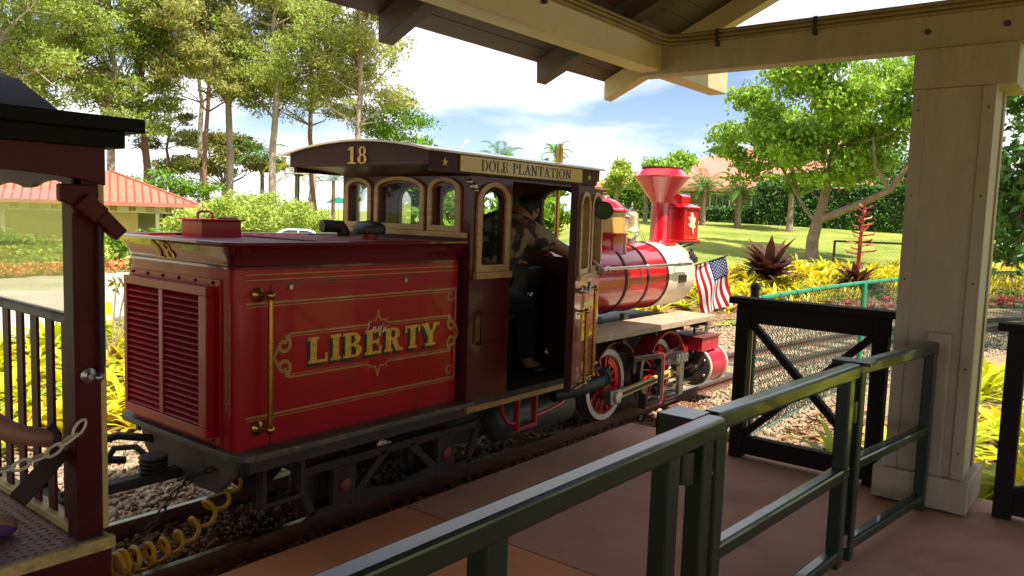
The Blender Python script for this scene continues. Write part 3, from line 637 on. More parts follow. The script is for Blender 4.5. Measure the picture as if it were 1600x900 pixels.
# ------------------------------------------------------------------ tender
YC = 3.69
te = thing('tender', 'dark red tender with louvred rear and gold LIBERTY lettering behind the locomotive cab', 'tender', (2.75, YC, -.06))
def rrect(x0, x1, y0, y1, r, n=6):
    p = [(x1, y0)]
    for k in range(n+1): a = -math.pi/2-math.pi/2*k/n; p.append((x0+r+r*math.cos(a), y0+r+r*math.sin(a)))
    for k in range(n+1): a = math.pi-math.pi/2*k/n; p.append((x0+r+r*math.cos(a), y1-r+r*math.sin(a)))
    return p+[(x1, y1)]
def loft(mb, rings, closed=True, smooth=True):
    n = len(rings[0]); vs = [q for r in rings for q in r]; fs = []
    for i in range(len(rings)-1):
        for k in range(n if closed else n-1): j = (k+1) % n; fs.append((i*n+k, i*n+j, (i+1)*n+j, (i+1)*n+k))
    mb.add(vs, fs, smooth)
X0, X1, Y0, Y1 = 2.004, 3.515, 3.196, 4.200
def tring(z, off): return [(x, y, z) for x, y in rrect(X0-off, X1, Y0-off, Y1+off, .055+off*.3)]
mb = MB(); loft(mb, [tring(.456, 0), tring(1.308, 0)], False); mb.build('body', 'tender_red', te)
mb = MB(); rings = [tring(1.306, .002), tring(1.308, .009), tring(1.320, .010), tring(1.322, .004)]
for k in range(9): t = k/8; rings.append(tring(1.324+.098*t, .006+.058*t**1.6))
rings += [tring(1.424, .068), tring(1.436, .070), tring(1.440, .064), tring(1.438, .054), tring(1.40, .045)]
loft(mb, rings, False); mb.build('cove_rim', 'cove_maroon', te)
mb = MB(); pts = [(x, y) for x, y in rrect(X0-.04, X1, Y0-.04, Y1+.04, .07)]; mb.prism(pts, lambda u, v, d: (u, v, d), 1.405, 1.424); td = mb.build('top_deck', 'deck_shaded_red', te)
mb = MB()
for k in range(9):
    x = 2.62+k*.09; mb.box(x, 3.22, 1.424, x+.045, 4.16, 1.434)
mb.build('deck_rib', 'deck_shaded_red', td, bevel=.004)
# filler hatch box with handle
mb = MB(); mb.box(2.30, 3.98, 1.40, 2.54, 4.20, 1.515); hb = mb.build('hatch_box', 'tender_red', te, bevel=.006)
MB().box(2.285, 3.965, 1.515, 2.555, 4.215, 1.524).build('hatch_lid', 'tender_red', hb, bevel=.003)
MB().tube([(2.36, 4.13, 1.52), (2.36, 4.13, 1.555), (2.375, 4.12, 1.565), (2.405, 4.09, 1.565), (2.42, 4.08, 1.555), (2.42, 4.08, 1.52)], .008, 8).build('lid_handle', 'cab_maroon', hb)
for x in (2.47, 2.53): MB().ball((x, 4.06, 1.525), .03, 10, (1.2, 1, .45)).build('hatch_knob', 'cab_maroon', hb)
mb = MB(); mb.lathe([(.045, 1.40), (.045, 1.478)], (3.07, 3.50, 0), n=16); v = mb.build('vent_pipe', 'tender_red', te)
MB().lathe([(.05, 1.462), (.092, 1.470), (.098, 1.49), (.09, 1.515), (.062, 1.535), (.001, 1.543)], (3.07, 3.50, 0), n=20).build('mushroom_cap', 'black_iron', v)
mb = MB(); mb.tube([(3.24, 3.94, 1.40), (3.24, 3.94, 1.465), (3.225, 3.945, 1.49), (3.17, 3.96, 1.495), (3.10, 3.975, 1.495)], .04, 12); mb.build('exhaust_elbow', 'dark_iron', te)
# rear louvres
mb = MB(); mb.box(1.995, 3.30, .468, 2.006, 4.175, 1.255); fl = mb.build('louvre_flange', 'tender_red', te, bevel=.003)
lf = MB()
for (ya, yb, za, zb_) in ((3.345, 4.15, 1.178, 1.222), (3.345, 4.15, .50, .548), (3.345, 3.415, .548, 1.178), (4.115, 4.15, .548, 1.178), (3.745, 3.785, .548, 1.178)):
    lf.box(1.950, ya, za, 1.997, yb, zb_)
lo = lf.build('louvre_frame', 'tender_red', te, bevel=.004)
MB().box(1.988, 3.36, .51, 1.9945, 4.14, 1.21).build('louvre_shade', 'letter_black', lo)  # black sheet standing in for the shade inside the louvre openings
s0 = None
for (ya, yb) in ((3.417, 3.743), (3.787, 4.113)):
    for k in range(21):
        z = .565+k*.0295
        if s0 is None or True:
            if (ya == 3.417) and k == 0:
                s0 = MB().add([(-.018, 0, -.009), (.016, 0, .014), (.018, 0, .011), (-.016, 0, -.012), (-.018, .326, -.009), (.016, .326, .014), (.018, .326, .011), (-.016, .326, -.012)],
                              [(0, 1, 2, 3), (4, 7, 6, 5), (0, 4, 5, 1), (1, 5, 6, 2), (2, 6, 7, 3), (3, 7, 4, 0)]).build('slat', 'tender_red'); o = s0
            else: o = s0.copy(); COL.objects.link(o)
        o.parent = lo; o.location = Vector((1.969, ya, z))-ORG[lo.name]
for y in np.linspace(3.36, 4.13, 6):
    for z in (.484, 1.240): MB().ball((1.994, y, z), .009, 8).build('bolt', 'cab_maroon', fl)
rt_ = lambda x: (lambda u, v, d: (x-d, -u, v))
# number 18 lies along the flared cove
def cove(u, v, d):
    t = min(1, max(0, (v-1.324)/.098)); return (X0-(.006+.058*t**1.6)-.003-d, -u, v)
text('18', -3.87, -3.685, 1.330, .082, cove, 0, 'number_yellow', 'number_lettering', te, T=.17, t=.08, sf=.09, gap=.20, thick=.003)
sd = sideY(Y0)
ap = MB().box(2.197, Y0-.004, .470, 3.180, Y0+.003, 1.235).build('access_panel', 'tender_red', te, bevel=.002)
mb = MB(); strip2(mb, [(2.196, .456), (2.196, 1.237), (3.183, 1.237), (3.183, .456)], .007, sd, 0, .0012); mb.build('panel_gap', 'letter_black', te)
for x in (2.305, 3.07): MB().cyl((x, Y0-.012, 1.217), (x, Y0-.003, 1.217), .012, n=12).build('screw', 'steel', ap)
mb = MB(); pd = .0042
for z, w in ((1.148, .010), (.606, .010)):
    strip2(mb, [(2.06, z), (3.50, z)], w, sd, 0, .0056)
    strip2(mb, [(2.06, z-.016), (3.50, z-.016)], .004, sd, 0, .0056)
strip2(mb, [(3.494, .612), (3.494, 1.142)], .008, sd, 0, .0052)
for z in (1.283, 1.258): strip2(mb, [(2.06, z), (3.50, z)], .005, sd, 0, .001)
mb.build('pinstripe', 'gold_stripe', te)
mb = MB(); w = .010
for zc, sgn in ((.988, 1), (.772, -1)):
    tip = zc+sgn*.075
    L = [(2.30, zc), (2.80, zc), (2.815, zc+sgn*.012), (2.805, zc+sgn*.026)]
    strip2(mb, L, w, sd, 0, .0054); strip2(mb, [(2*2.875-a, b) for a, b in L][::-1], w, sd, 0, .0054)
    C_ = [(2.815, zc+sgn*.008), (2.835, zc+sgn*.02), (2.855, zc+sgn*.016), (2.868, zc+sgn*.04), (2.875, tip)]
    strip2(mb, C_, w*.9, sd, 0, .0056); strip2(mb, [(2*2.875-a, b) for a, b in C_][::-1], w*.9, sd, 0, .0058)
    strip2(mb, [(2.30, zc-sgn*.014), (2.81, zc-sgn*.014)], .0035, sd, 0, .005); strip2(mb, [(2.94, zc-sgn*.014), (3.435, zc-sgn*.014)], .0035, sd, 0, .005)
for x0, sg in ((2.298, -1), (3.436, 1)):
    for zc, sz in ((.935, 1), (.825, -1)):
        strip2(mb, [(x0+sg*a, zc+sz*b) for a, b in spiral(.03, 0, .044, .012, 100, 1.15)], .018, sd, 0, .0056)
        strip2(mb, [(x0, zc+sz*.053), (x0, zc+sz*.028), (x0+sg*.02, zc+sz*.02)], .012, sd, 0, .0053)
    strip2(mb, [(x0+sg*.055, .935), (x0+sg*.072, .905), (x0+sg*.088, .88), (x0+sg*.072, .855), (x0+sg*.055, .825)], .014, sd, 0, .0059)
for zc, sg in ((1.125, 1), (.63, -1)):
    strip2(mb, [(3.475+a, zc-sg*abs(b)) for a, b in spiral(-.02, 0.02, .035, .01, 0, 1.0)], .008, sd, 0, .0013)
mb.build('scroll_ornament', 'gold_stripe', te)
text('LIBERTY', 2.392, 3.335, .806, .132, sd, 0, 'letter_black', 'lettering_shadow', te, T=.22, t=.09, sf=.11, sl=.07, gap=.10, thick=.0052)
text('LIBERTY', 2.412, 3.355, .824, .132, sd, .005, 'gold_leaf', 'name_lettering', te, T=.22, t=.09, sf=.11, sl=.07, gap=.10, thick=.0024)
mb = MB(); la = [[(0, 1), (.02, .4), (-.06, .05), (.10, .0), (.26, .10)], [(.42, .38), (.32, .42), (.28, .15), (.38, .06), (.46, .36), (.46, .08), (.54, .06)],
                 [(.72, .38), (.62, .42), (.57, .15), (.66, .06), (.74, .36), (.84, .98), (.76, .2), (.82, .06)], [(.92, .40), (.92, .12), (1.0, .10), (1.08, .42), (1.02, -.1), (.90, -.36), (.82, -.2), (1.1, .12)]]
for i, st_ in enumerate(la): strip2(mb, [(2.795+a*.125+b*.014, .952+b*.048) for a, b in st_], .006, sd, .0075, .001+.0002*i)
mb.build('script_lettering', 'tyre_white', te)
rr_ = rt_(X0); mb = MB()
strip2(mb, [(-3.262, .64), (-3.262, 1.13)], .006, rr_, 0, .0012); strip2(mb, [(-3.232, .62), (-3.232, 1.15)], .004, rr_, 0, .0014)
for k in range(7): strip2(mb, [(-3.248+a, .66+k*.075+b) for a, b in spiral(0, .03, .018, .005, 90, 1.0, 12)], .005, rr_, 0, .0016+.0001*(k % 2))
mb.build('corner_ornament', 'gold_stripe', te)
# brass grab bar by the corner
gb = MB(); gb.cyl((2.155, 3.135, .53), (2.155, 3.135, 1.20), .013, n=14); gbo = gb.build('grab_bar', 'brass', te)
for z in (.55, 1.19):
    mb = MB(); mb.cyl((2.155, 3.135, z), (2.125, 3.192, z), .011, n=10); mb.ball((2.155, 3.132, z), .024); mb.lathe([(.034, 0), (.034, -.008), (.014, -.022)], (2.125, 3.1955, z), 'y', 16)
    for v_ in range(0): pass
    mb.build('bar_mount', 'brass', gbo)
# deck plate, sills and apron
mb = MB(); mb.prism([(x, y) for x, y in rrect(1.966, 3.58, 3.085, 4.295, .10, 8)], lambda u, v, d: (u, v, d), .425, .4555); dp = mb.build('deck_plate', 'deck_grey', te, bevel=.004)
for ya in (3.14, 4.21): MB().box(2.05, ya, .352, 3.58, ya+.03, .425).build('side_sill', 'dark_iron', te, bevel=.004)
mb = MB(); mb.prism([(3.22, .425), (4.16, .425), (4.10, .30), (3.98, .20), (3.40, .20), (3.28, .30)], lambda u, v, d: (d, u, v), 2.03, 2.07); mb.build('rear_apron', 'dusty_steel', te, bevel=.004)
MB().box(2.1, 3.42, .24, 3.58, 3.96, .425).build('underframe', 'dark_iron', te)
mb = MB(); o_ = [(2.135, .155), (2.378, .155), (2.378, .352), (2.135, .352)]; i_ = [(2.158, .178), (2.355, .178), (2.355, .352), (2.158, .352)]
mb.ring(o_, i_, sideY(3.19), -.03, .03); mb.build('step_stirrup', 'bogie_brown', te, bevel=.003)
def wheel_disc(parent, x, y, z, r, sgn, mtyre='dark_iron'):
    mb = MB(); mb.lathe([(r+.022, .0), (r+.022, .014), (r, .018), (r-.003, .062), (r-.03, .064), (r-.035, .05), (.06, .045), (.055, .07), (.001, .07)], (0, 0, 0), 'y', 28)
    mb.v = [(x+a, y-sgn*b, z+c) for a, b, c in mb.v]; return mb.build('wheel', mtyre, parent)
for x in (2.66, 3.45):
    wheel_disc(te, x, 3.385, .14, .20, 1); wheel_disc(te, x, 3.995, .14, .20, -1); MB().cyl((x, 3.22, .14), (x, 4.16, .14), .035, n=12).build('axle', 'dark_iron', te)
for y, s in ((3.215, 1), (4.165, -1)):
    mb = MB(); Bm = lambda a, b, w=.03, h=.045: mb.beam((a[0], y, a[1]), (b[0], y, b[1]), w, h)
    Bm((2.36, .262), (3.76, .262)); Bm((2.44, .022), (3.68, .022)); Bm((2.36, .262), (2.46, .022)); Bm((3.76, .262), (3.66, .022))
    Bm((2.74, .06), (2.96, .25)); Bm((2.96, .25), (2.96, .03), .028); Bm((2.74, .06), (2.98, .03), .026); Bm((3.37, .06), (3.15, .25)); Bm((3.15, .25), (3.15, .03), .028); Bm((3.37, .06), (3.13, .03), .026)
    for x in (2.66, 3.45): mb.box(x-.075, y-.02, .04, x+.075, y+.02, .24)
    sf_ = mb.build('bogie_side_frame', 'bogie_brown', te, bevel=.003)
    for x in (2.66, 3.45): MB().lathe([(.036, 0), (.036, s*-.016), (.022, s*-.026), (.001, s*-.028)], (x, y-s*.02, .138), 'y', 18).build('journal_cap', 'rust_red', sf_)
# coupling gear between tender and coach
mb = MB(); mb.beam((1.30, YC+.06, .235), (2.05, YC+.06, .235), .075, .05); mb.build('drawbar', 'black_iron', te, bevel=.006)
mb = MB()
for k in range(4): mb.lathe([(.062, k*.022), (.071, k*.022+.011), (.062, k*.022+.02)], (1.90, YC+.06, .262), 'z', 16)
mb.tube([(1.92, YC+.10, .30), (1.87, YC+.18, .37), (1.80, YC+.26, .36), (1.76, YC+.28, .28), (1.70, YC+.34, .22)], .016, 8); mb.build('coupling_spring', 'dark_iron', te)
mb = MB(); mb.tube([(2.03, 4.02, .35), (1.90, 4.12, .37), (1.80, 4.22, .33), (1.80, 4.28, .24), (1.92, 4.32, .19), (2.02, 4.30, .17)], .022, 8); mb.build('brake_hose', 'rubber', te)
mb = MB(); mb.tube([(2.05, 3.98, .26), (2.03, 4.02, .16), (2.06, 4.04, .12), (2.14, 4.03, .14)], .022, 8); mb.build('air_pipe', 'black_iron', te)
def chain(mb, P, r=.022, w=.0055, seg=None):
    P = [V3(p) for p in P]; L = [0]
    for a, b in zip(P, P[1:]): L.append(L[-1]+(b-a).length)
    n = max(2, int(L[-1]/(r*2.6)))
    def at(t):
        for i in range(len(P)-1):
            if t <= L[i+1] or i == len(P)-2: return P[i]+(P[i+1]-P[i])*((t-L[i])/(L[i+1]-L[i])), (P[i+1]-P[i]).normalized()
    for k in range(n):
        c, d = at(L[-1]*(k+.5)/n); s1 = d.cross(V3((0, 0, 1))).normalized(); s2 = d.cross(s1); s = s1 if k % 2 else s2
        mb.tube([c+d*(r*1.65*math.cos(a))+s*(r*.8*math.sin(a)) for a in np.linspace(0, 2*math.pi, 10, endpoint=False)], w, 5, closed=True)
mb = MB(); chain(mb, [(2.06, 3.52, .30), (1.95, 3.60, .20), (1.80, 3.62, .02), (1.62, 3.60, -.08), (1.5, 3.6, .0), (1.38, 3.62, .16)], .017, .005); mb.build('safety_chain', 'dark_iron', te)
mb = MB(); chain(mb, [(2.08, 3.34, .34), (1.99, 3.46, .31), (1.92, 3.55, .26)], .017, .006); mb.build('lifting_chain', 'dark_iron', te)
mb = MB()
for k in range(3): mb.tube([(1.44+.05*math.cos(a)*1.2-k*.012, YC+.16+k*.02, .20+.10*math.sin(a)) for a in np.linspace(0, 2*math.pi, 16, endpoint=False)], .010, 6, closed=True)
mb.build('cable_loop', 'rubber', te)
# coiled yellow hose lying between the rails
ax = [Vector(p) for p in ((1.60, 3.50, -.05), (1.78, 3.53, -.06), (1.98, 3.60, -.055), (2.20, 3.72, .0), (2.36, 3.80, .09), (2.44, 3.84, .17))]
def bez(t):
    u = t*(len(ax)-1); i = min(int(u), len(ax)-2); f = u-i
    p0, p1, p2, p3 = ax[max(i-1, 0)], ax[i], ax[i+1], ax[min(i+2, len(ax)-1)]
    return .5*((2*p1)+(p2-p0)*f+(2*p0-5*p1+4*p2-p3)*f*f+(3*p1-p0-3*p2+p3)*f**3)
pts = []; n = 260
for k in range(n+1):
    t = k/n; q = t**.0 * (t**1.45); c = bez(q); d = (bez(min(1, q+.01))-bez(max(0, q-.01))).normalized(); s1 = d.cross(V3((0, 0, 1))).normalized(); s2 = s1.cross(d)
    a = t*2*math.pi*10.5; pts.append(c+(s1*math.cos(a)+s2*math.sin(a))*(.052+.010*math.sin(t*9)))
hs = MB().tube(pts, .0115, 8).build('coiled_hose', 'hose_yellow', loc=(1.98, 3.6, -.12)); tag(hs, 'coiled yellow air hose hanging between coach and tender above the sleepers', 'hose')
# ------------------------------------------------------------------ locomotive: cab
lc = thing('locomotive', 'red and cream steam style park locomotive with maroon cab and diamond smokestack', 'locomotive', (5.4, YC, -.06))
CX0, CX1, CY0, CY1 = 3.54, 4.90, 3.127, 4.31
MB().box(CX0, CY0, .415, CX1, CY1, .45).build('cab_floor', 'dark_iron', lc)
MB().box(CX0+.0, CY0-.01, .375, CX1, CY0+.03, .414).build('cab_sill', 'wood_trim', lc, bevel=.004)
mb = MB(); OPR = [(3.205, 3.480, 1.486, 1.745, .075), (3.510, 3.975, 1.486, 1.745, .083), (4.005, 4.275, 1.486, 1.745, .075)]
wall(mb, CY0+.041, CY1-.041, .45, 1.87, OPR, lambda u, v, d: (CX0+d, u, v), .04); rw = mb.build('rear_wall', 'cab_maroon', lc)
MB().box(CX0-.035, CY0+.02, 1.452, CX0+.0, CY1-.02, 1.486).build('window_sill', 'wood_trim', rw, bevel=.004)
def window(parent, op, mp, fwid=.034, d0=-.02, d1=.05, glass=.02, gm='cab_glass', frame='wood_trim', bot=True):
    ua, ub, zb_, zs, rise = op; o = arch_pts(ua, ub, zb_, zs, rise, 12); i = arch_pts(ua+fwid, ub-fwid, zb_+(fwid if bot else 0), zs, rise-fwid*.7, 12)
    w_ = MB().ring(o, i, mp, d0, d1).build('window', frame, parent, bevel=.004)
    i2 = arch_pts(ua+fwid*.8, ub-fwid*.8, zb_+fwid*.5, zs, rise-fwid*.5, 12); MB().add([mp(u, v, glass) for u, v in i2], [tuple(range(len(i2)))]).build('pane', gm, w_); return w_
mpr = lambda u, v, d: (CX0+d, u, v)
for op in OPR:
    ww = window(rw, op, mpr, .038)
    i3 = arch_pts(op[0]+.038, op[1]-.038, op[2]+.02, op[3], op[4]-.03, 12); i4 = arch_pts(op[0]+.056, op[1]-.056, op[2]+.03, op[3], op[4]-.045, 12)
    MB().ring(i3, i4, mpr, -.002, .035).build('inner_sash', 'cab_maroon', ww)
# near side wall: arched window panel, then the open doorway
mb = MB(); opn = (3.585, 3.900, 1.245, 1.685, .115)
wall(mb, CX0, 3.935, .45, 1.87, [opn], lambda u, v, d: (u, CY0+d, v), .04); sw = mb.build('side_wall', 'cab_maroon', lc)
mps = lambda u, v, d: (u, CY0+d, v)
window(sw, opn, mps, .045, -.02, .05); i3 = arch_pts(3.63, 3.855, 1.27, 1.685, .08); i4 = arch_pts(3.655, 3.83, 1.30, 1.685, .06)
MB().ring(i3, i4, mps, .0, .03).build('inner_sash', 'sign_dark', sw)
MB().box(3.570, CY0-.035, 1.205, 3.915, CY0, 1.245).build('window_sill', 'wood_trim', sw, bevel=.004)
mb = MB(); mb.tube([(3.63, CY0-.004, .80), (3.63, CY0-.03, .80), (3.63, CY0-.03, 1.0), (3.63, CY0-.004, 1.0)], .007, 8); mb.tube([(3.63, CY0-.012, .985), (3.87, CY0-.012, .985)], .004, 6); mb.tube([(3.63, CY0-.012, .81), (3.87, CY0-.012, .81)], .004, 6); mb.build('chart_holder', 'sign_dark', sw)
mb = MB(); mb.lathe([(.02, 0), (.024, -.02), (.012, -.03)], (3.535, CY0-.01, 1.765), 'y', 10); mb.ball((3.50, CY0-.02, 1.79), .018); mb.ball((3.55, CY0-.03, 1.74), .014); mb.build('lamp_bracket', 'steel', sw)
mb = MB(); mb.box(3.935, CY0, 1.815, CX1, CY0+.04, 1.87); mb.box(4.865, CY0, .45, CX1, CY0+.04, 1.815); mb.build('door_frame', 'cab_maroon', lc)
mb = MB(); OPF = [(3.62, 3.92, 1.10, 1.685, .115), (4.02, 4.36, .62, 1.685, .125), (4.46, 4.80, 1.10, 1.685, .125)]
wall(mb, CX0, CX1, .45, 1.87, OPF, lambda u, v, d: (u, CY1-d, v), .04); fwl = mb.build('far_wall', 'cab_maroon', lc)
for op in OPF: window(fwl, op, lambda u, v, d: (u, CY1-d, v), .035, -.01, .05)
mb = MB(); OPW = [(3.24, 3.58, 1.30, 1.70, .10), (3.86, 4.20, 1.30, 1.70, .10)]
wall(mb, CY0+.041, CY1-.041, .45, 1.87, OPW, lambda u, v, d: (CX1-.04+d, u, v), .038); fr_ = mb.build('front_wall', 'sign_dark', lc)
# roof: arched sheet, fascias, sign
RX0, RX1, RY0, RY1 = 3.113, 4.875, 3.074, 4.326
def roofz(y): return 1.945+.062*max(-.1, 1-((y-3.70)/.63)**2)
mb = MB(); ys = np.linspace(3.045, 4.43, 25); vs = []
for x in (RX0-.025, RX1+.03):
    for h in (0, .012): vs += [(x, y, roofz(y)+h) for y in ys]
n = len(ys); fs = []
for k in range(n-1): fs += [(k, k+1, 2*n+k+1, 2*n+k), (n+k, 3*n+k, 3*n+k+1, n+k+1), (k, n+k, n+k+1, k+1), (2*n+k, 2*n+k+1, 3*n+k+1, 3*n+k)]
fs += [(0, 2*n, 3*n, n), (n-1, 2*n-1, 4*n-1, 3*n-1)]; mb.add(vs, fs); rf = mb.build('cab_roof', 'cream_paint', lc)
mb = MB(); yf = np.linspace(RY0, RY1, 21)
out_ = [(RY0, 1.863)]+[(RY1, 1.863)]+[(y, roofz(y)-.001) for y in yf[::-1]]
mb.prism(out_, lambda u, v, d: (RX0+d, u, v), 0, .03); mb.build('rear_fascia', 'sign_dark', rf)
mb = MB(); strip2(mb, [(-RY1+.03, 1.878), (-RY0-.03, 1.878)], .006, rt_(RX0), 0, .003); mb.build('fascia_beading', 'cab_maroon', rf)
mb = MB(); mb.prism(out_, lambda u, v, d: (RX1-d, u, v), 0, .03); mb.build('front_fascia', 'cab_maroon', rf)
mb = MB(); mb.box(RX0+.0305, RY0, 1.832, RX1-.0305, RY0+.03, roofz(RY0)-.001); mb.build('side_fascia', 'sign_dark', rf)
mb = MB(); mb.box(RX0+.0305, RY1-.03, 1.832, RX1-.0305, RY1, roofz(RY1)-.001); mb.build('side_fascia', 'sign_dark', rf)
mb = MB(); mb.box(RX0+.031, RY0+.031, 1.872, RX1-.031, RY1-.031, 1.882); mb.build('soffit', 'sign_dark', rf)
mb = MB(); cv = [(RX0+.031, 1.862)]+[(RX0+.06+.33*t, 1.860-.022*t**1.4) for t in np.linspace(0, 1, 8)]+[(3.51, 1.832), (3.538, 1.826), (3.538, 1.871), (RX0+.031, 1.871)]
mb.prism(cv, lambda u, v, d: (u, d, v), CY0+.02, CY1-.02); mb.build('rear_cove', 'sign_dark', rf)
sg = MB().box(3.366, RY0-.012, 1.842, 4.632, RY0-.0005, 1.936).build('sign_board', 'sign_gold', rf, bevel=.002)
for wd, ua, ub in (('DOLE', 3.550, 3.795), ('PLANTATION', 3.850, 4.490)): text(wd, ua, ub, 1.858, .064, sideY(RY0-.012), 0, 'letter_black', 'sign_lettering', sg, T=.15, t=.06, sf=.06, sl=.05, gap=.10, thick=.002)
for x in (3.243, 4.735):
    mb = MB(); mb.prism(star2(x, 1.886, .026), sideY(RY0), 0, .004); mb.build('star', 'gold_leaf', rf)
text('18', -3.752, -3.572, 1.872, .100, rt_(RX0), 0, 'letter_black', 'number_shadow', rf, T=.22, t=.1, sf=.09, gap=.10, thick=.003)
text('18', -3.745, -3.570, 1.876, .100, rt_(RX0), .003, 'gold_leaf', 'number_lettering', rf, T=.20, t=.09, sf=.08, gap=.12, thick=.003)
# door swung open on its front hinge
TH = R_(22); DH = (4.925, 3.118)
def mpd(u, v, d): return (DH[0]-u*math.cos(TH)+d*math.sin(TH), DH[1]-u*math.sin(TH)-d*math.cos(TH), v)
mat('door_reflection', lin(134, 64, 48), 0.3, coat=0.8, var=0.12, scale=4, wear=(lin(92, 60, 44), 6, 0.56, 0.35))  # maroon door, with the tan platform's reflection painted into its base colour
mb = MB(); OPD = [(.03, .44, 1.225, 1.68, .10), (.50, .82, 1.225, 1.67, .10)]
wall(mb, 0, .875, .50, 1.20, [], mpd, .04); dr = mb.build('cab_door', 'door_reflection', lc)
mb = MB(); wall(mb, 0, .875, 1.2005, 1.805, OPD, mpd, .04); mb.build('door_head', 'sign_dark', dr)
mb = MB(); mb.prism([(.876, .48), (.892, .48), (.892, 1.81), (.876, 1.81)], mpd, -.004, .044); mb.build('closing_stile', 'sign_dark', dr)
for op in OPD: window(dr, op, mpd, .042, -.004, .056)
mb = MB(); mb.prism([(.0, 1.198), (.86, 1.198), (.86, 1.232), (.0, 1.232)], mpd, .041, .072); mb.build('window_sill', 'wood_trim', dr, bevel=.004)
for u, z0, z1 in ((.66, .50, .985), (.37, .505, 1.115)):
    mb = MB(); mb.tube([mpd(u, z0, .085), mpd(u, z1, .085)], .013, 12)
    for z in (z0, z1): mb.ball(mpd(u, z, .085), .021); mb.tube([mpd(u, z, .085), mpd(u+.02, z, .041)], .008, 8); mb.tube([mpd(u, z, .085), mpd(min(.86, u+.20), z, .060)], .006, 8)
    mb.build('grab_bar', 'brass', dr)
mb = MB(); mb.tube([mpd(.78, 1.13, .04), mpd(.78, 1.13, .09), mpd(.72, 1.12, .10), mpd(.68, 1.18, .10)], .011, 8); mb.ball(mpd(.78, 1.13, .06), .022); mb.build('door_handle', 'steel', dr)
mb = MB(); mb.prism([(.06, .77), (.60, .77), (.60, 1.0), (.06, 1.0)], mpd, .040, .0425); lg = mb.build('logo_plate', 'logo_yellow', dr)
mb = MB()
for k in range(12):
    a0, a1 = 2*math.pi*k/12, 2*math.pi*(k+.55)/12; mb.prism([(.33, .885), (.33+.24*math.cos(a0), .885+.10*math.sin(a0)), (.33+.24*math.cos(a1), .885+.10*math.sin(a1))], mpd, .0425, .0435+.0001*(k % 3))
mb.prism([(.33+.15*math.cos(a), .885+.065*math.sin(a)) for a in np.linspace(0, 2*math.pi, 20, endpoint=False)], mpd, .0425, .0445); mb.build('logo_sunburst', 'logo_red', lg)
mb = MB(); mb.cyl((4.86, 3.085, 1.63), (4.83, 3.00, 1.655), .008, n=8); mr_ = mb.build('mirror_arm', 'black_iron', lc)
mc = Vector((4.812, 2.985, 1.656)); md = Vector((-.85, -.52, -.02)).normalized(); sx_ = md.cross(V3((0, 0, 1))).normalized(); sy_ = sx_.cross(md)
mb = MB(); o_ = [(math.cos(a)*.066, math.sin(a)*.066) for a in np.linspace(0, 2*math.pi, 28, endpoint=False)]
mpm = lambda u, v, d: tuple(mc+sx_*u+sy_*v+md*d); mb.prism(o_, mpm, -.02, .0); mb.ring(o_, [(a*.80, b*.80) for a, b in o_], mpm, 0, .012); mo = mb.build('mirror_housing', 'black_iron', mr_)
MB().prism([(a*.81, b*.81) for a, b in o_], mpm, .001, .004).build('mirror_glass', 'mirror', mr_)
# cab interior
mb = MB(); mb.box(4.05, 3.42, .86, 4.40, 3.86, .93); st_ = mb.build('driver_seat', 'seat_teal', lc, bevel=.02); MB().cyl((4.22, 3.64, .45), (4.22, 3.64, .86), .05, n=12).build('seat_pedestal', 'black_iron', st_)
mb = MB(); mb.box(4.62, 3.50, .45, 4.855, 4.10, 1.22); co_ = mb.build('control_desk', 'black_iron', lc, bevel=.01)
mb = MB(); mb.tube([(4.60, 3.40, 1.0), (4.52, 3.34, 1.04), (4.44, 3.33, 1.04)], .012, 8); mb.ball((4.43, 3.33, 1.04), .022); mb.build('control_lever', 'bright_steel', co_); mb = MB(); mb.tube([(4.66, 3.30, .62), (4.50, 3.22, .64)], .014, 8); mb.ball((4.49, 3.215, .64), .024); mb.build('control_lever', 'bright_steel', co_)
# ------------------------------------------------------------------ locomotive: boiler and fittings
BZ, BR = 1.072, .313
MB().lathe([(BR-.01, 4.905), (BR, 4.91), (BR, 6.62)], (0, YC, BZ), 'x', 48).build('boiler', 'boiler_red', lc)
mb = MB(); mb.lathe([(BR+.003, 6.621), (BR+.003, 7.19), (BR-.012, 7.215), (.20, 7.225), (.001, 7.23)], (0, YC, BZ), 'x', 48); sb = mb.build('smokebox', 'cream_paint', lc)
MB().lathe([(.001, 7.275), (.15, 7.262), (.24, 7.235), (.25, 7.228)], (0, YC, BZ), 'x', 32).build('smokebox_door', 'black_iron', sb)
for x in (5.22, 5.86, 6.24, 6.62): MB().lathe([(BR+.001, x-.016), (BR+.007, x-.015), (BR+.007, x+.015), (BR+.001, x+.016)], (0, YC, BZ), 'x', 48).build('boiler_band', 'dark_iron', lc)
pl_ = MB(); an = R_(4); pl_.box(6.84, YC-BR-.012, 1.01, 6.99, YC-BR+.01, 1.085); npz = pl_.build('number_plate', 'black_iron', sb, bevel=.003)
mb = MB(); mb.ring([(6.845, 1.015), (6.985, 1.015), (6.985, 1.08), (6.845, 1.08)], [(6.852, 1.022), (6.978, 1.022), (6.978, 1.073), (6.852, 1.073)], sideY(YC-BR-.012), 0, .003)
for k, xx in enumerate((6.868, 6.896, 6.924, 6.952)): mb.box(xx, YC-BR-.015, 1.034, xx+.014, YC-BR-.012, 1.062)
mb.build('plate_lettering', 'brass', npz)
hr = MB(); hr.cyl((4.95, 3.315, 1.195), (6.95, 3.315, 1.195), .014, n=12); hr.cyl((6.70, 3.315, 1.195), (6.96, 3.315, 1.195), .019, n=12); ho = hr.build('handrail', 'bright_steel', lc)
for x in (5.45, 6.1, 6.75): mb = MB(); mb.cyl((x, 3.315, 1.195), (x, 3.385, 1.165), .009, n=8); mb.ball((x, 3.315, 1.195), .022); mb.build('rail_stanchion', 'bright_steel', ho)
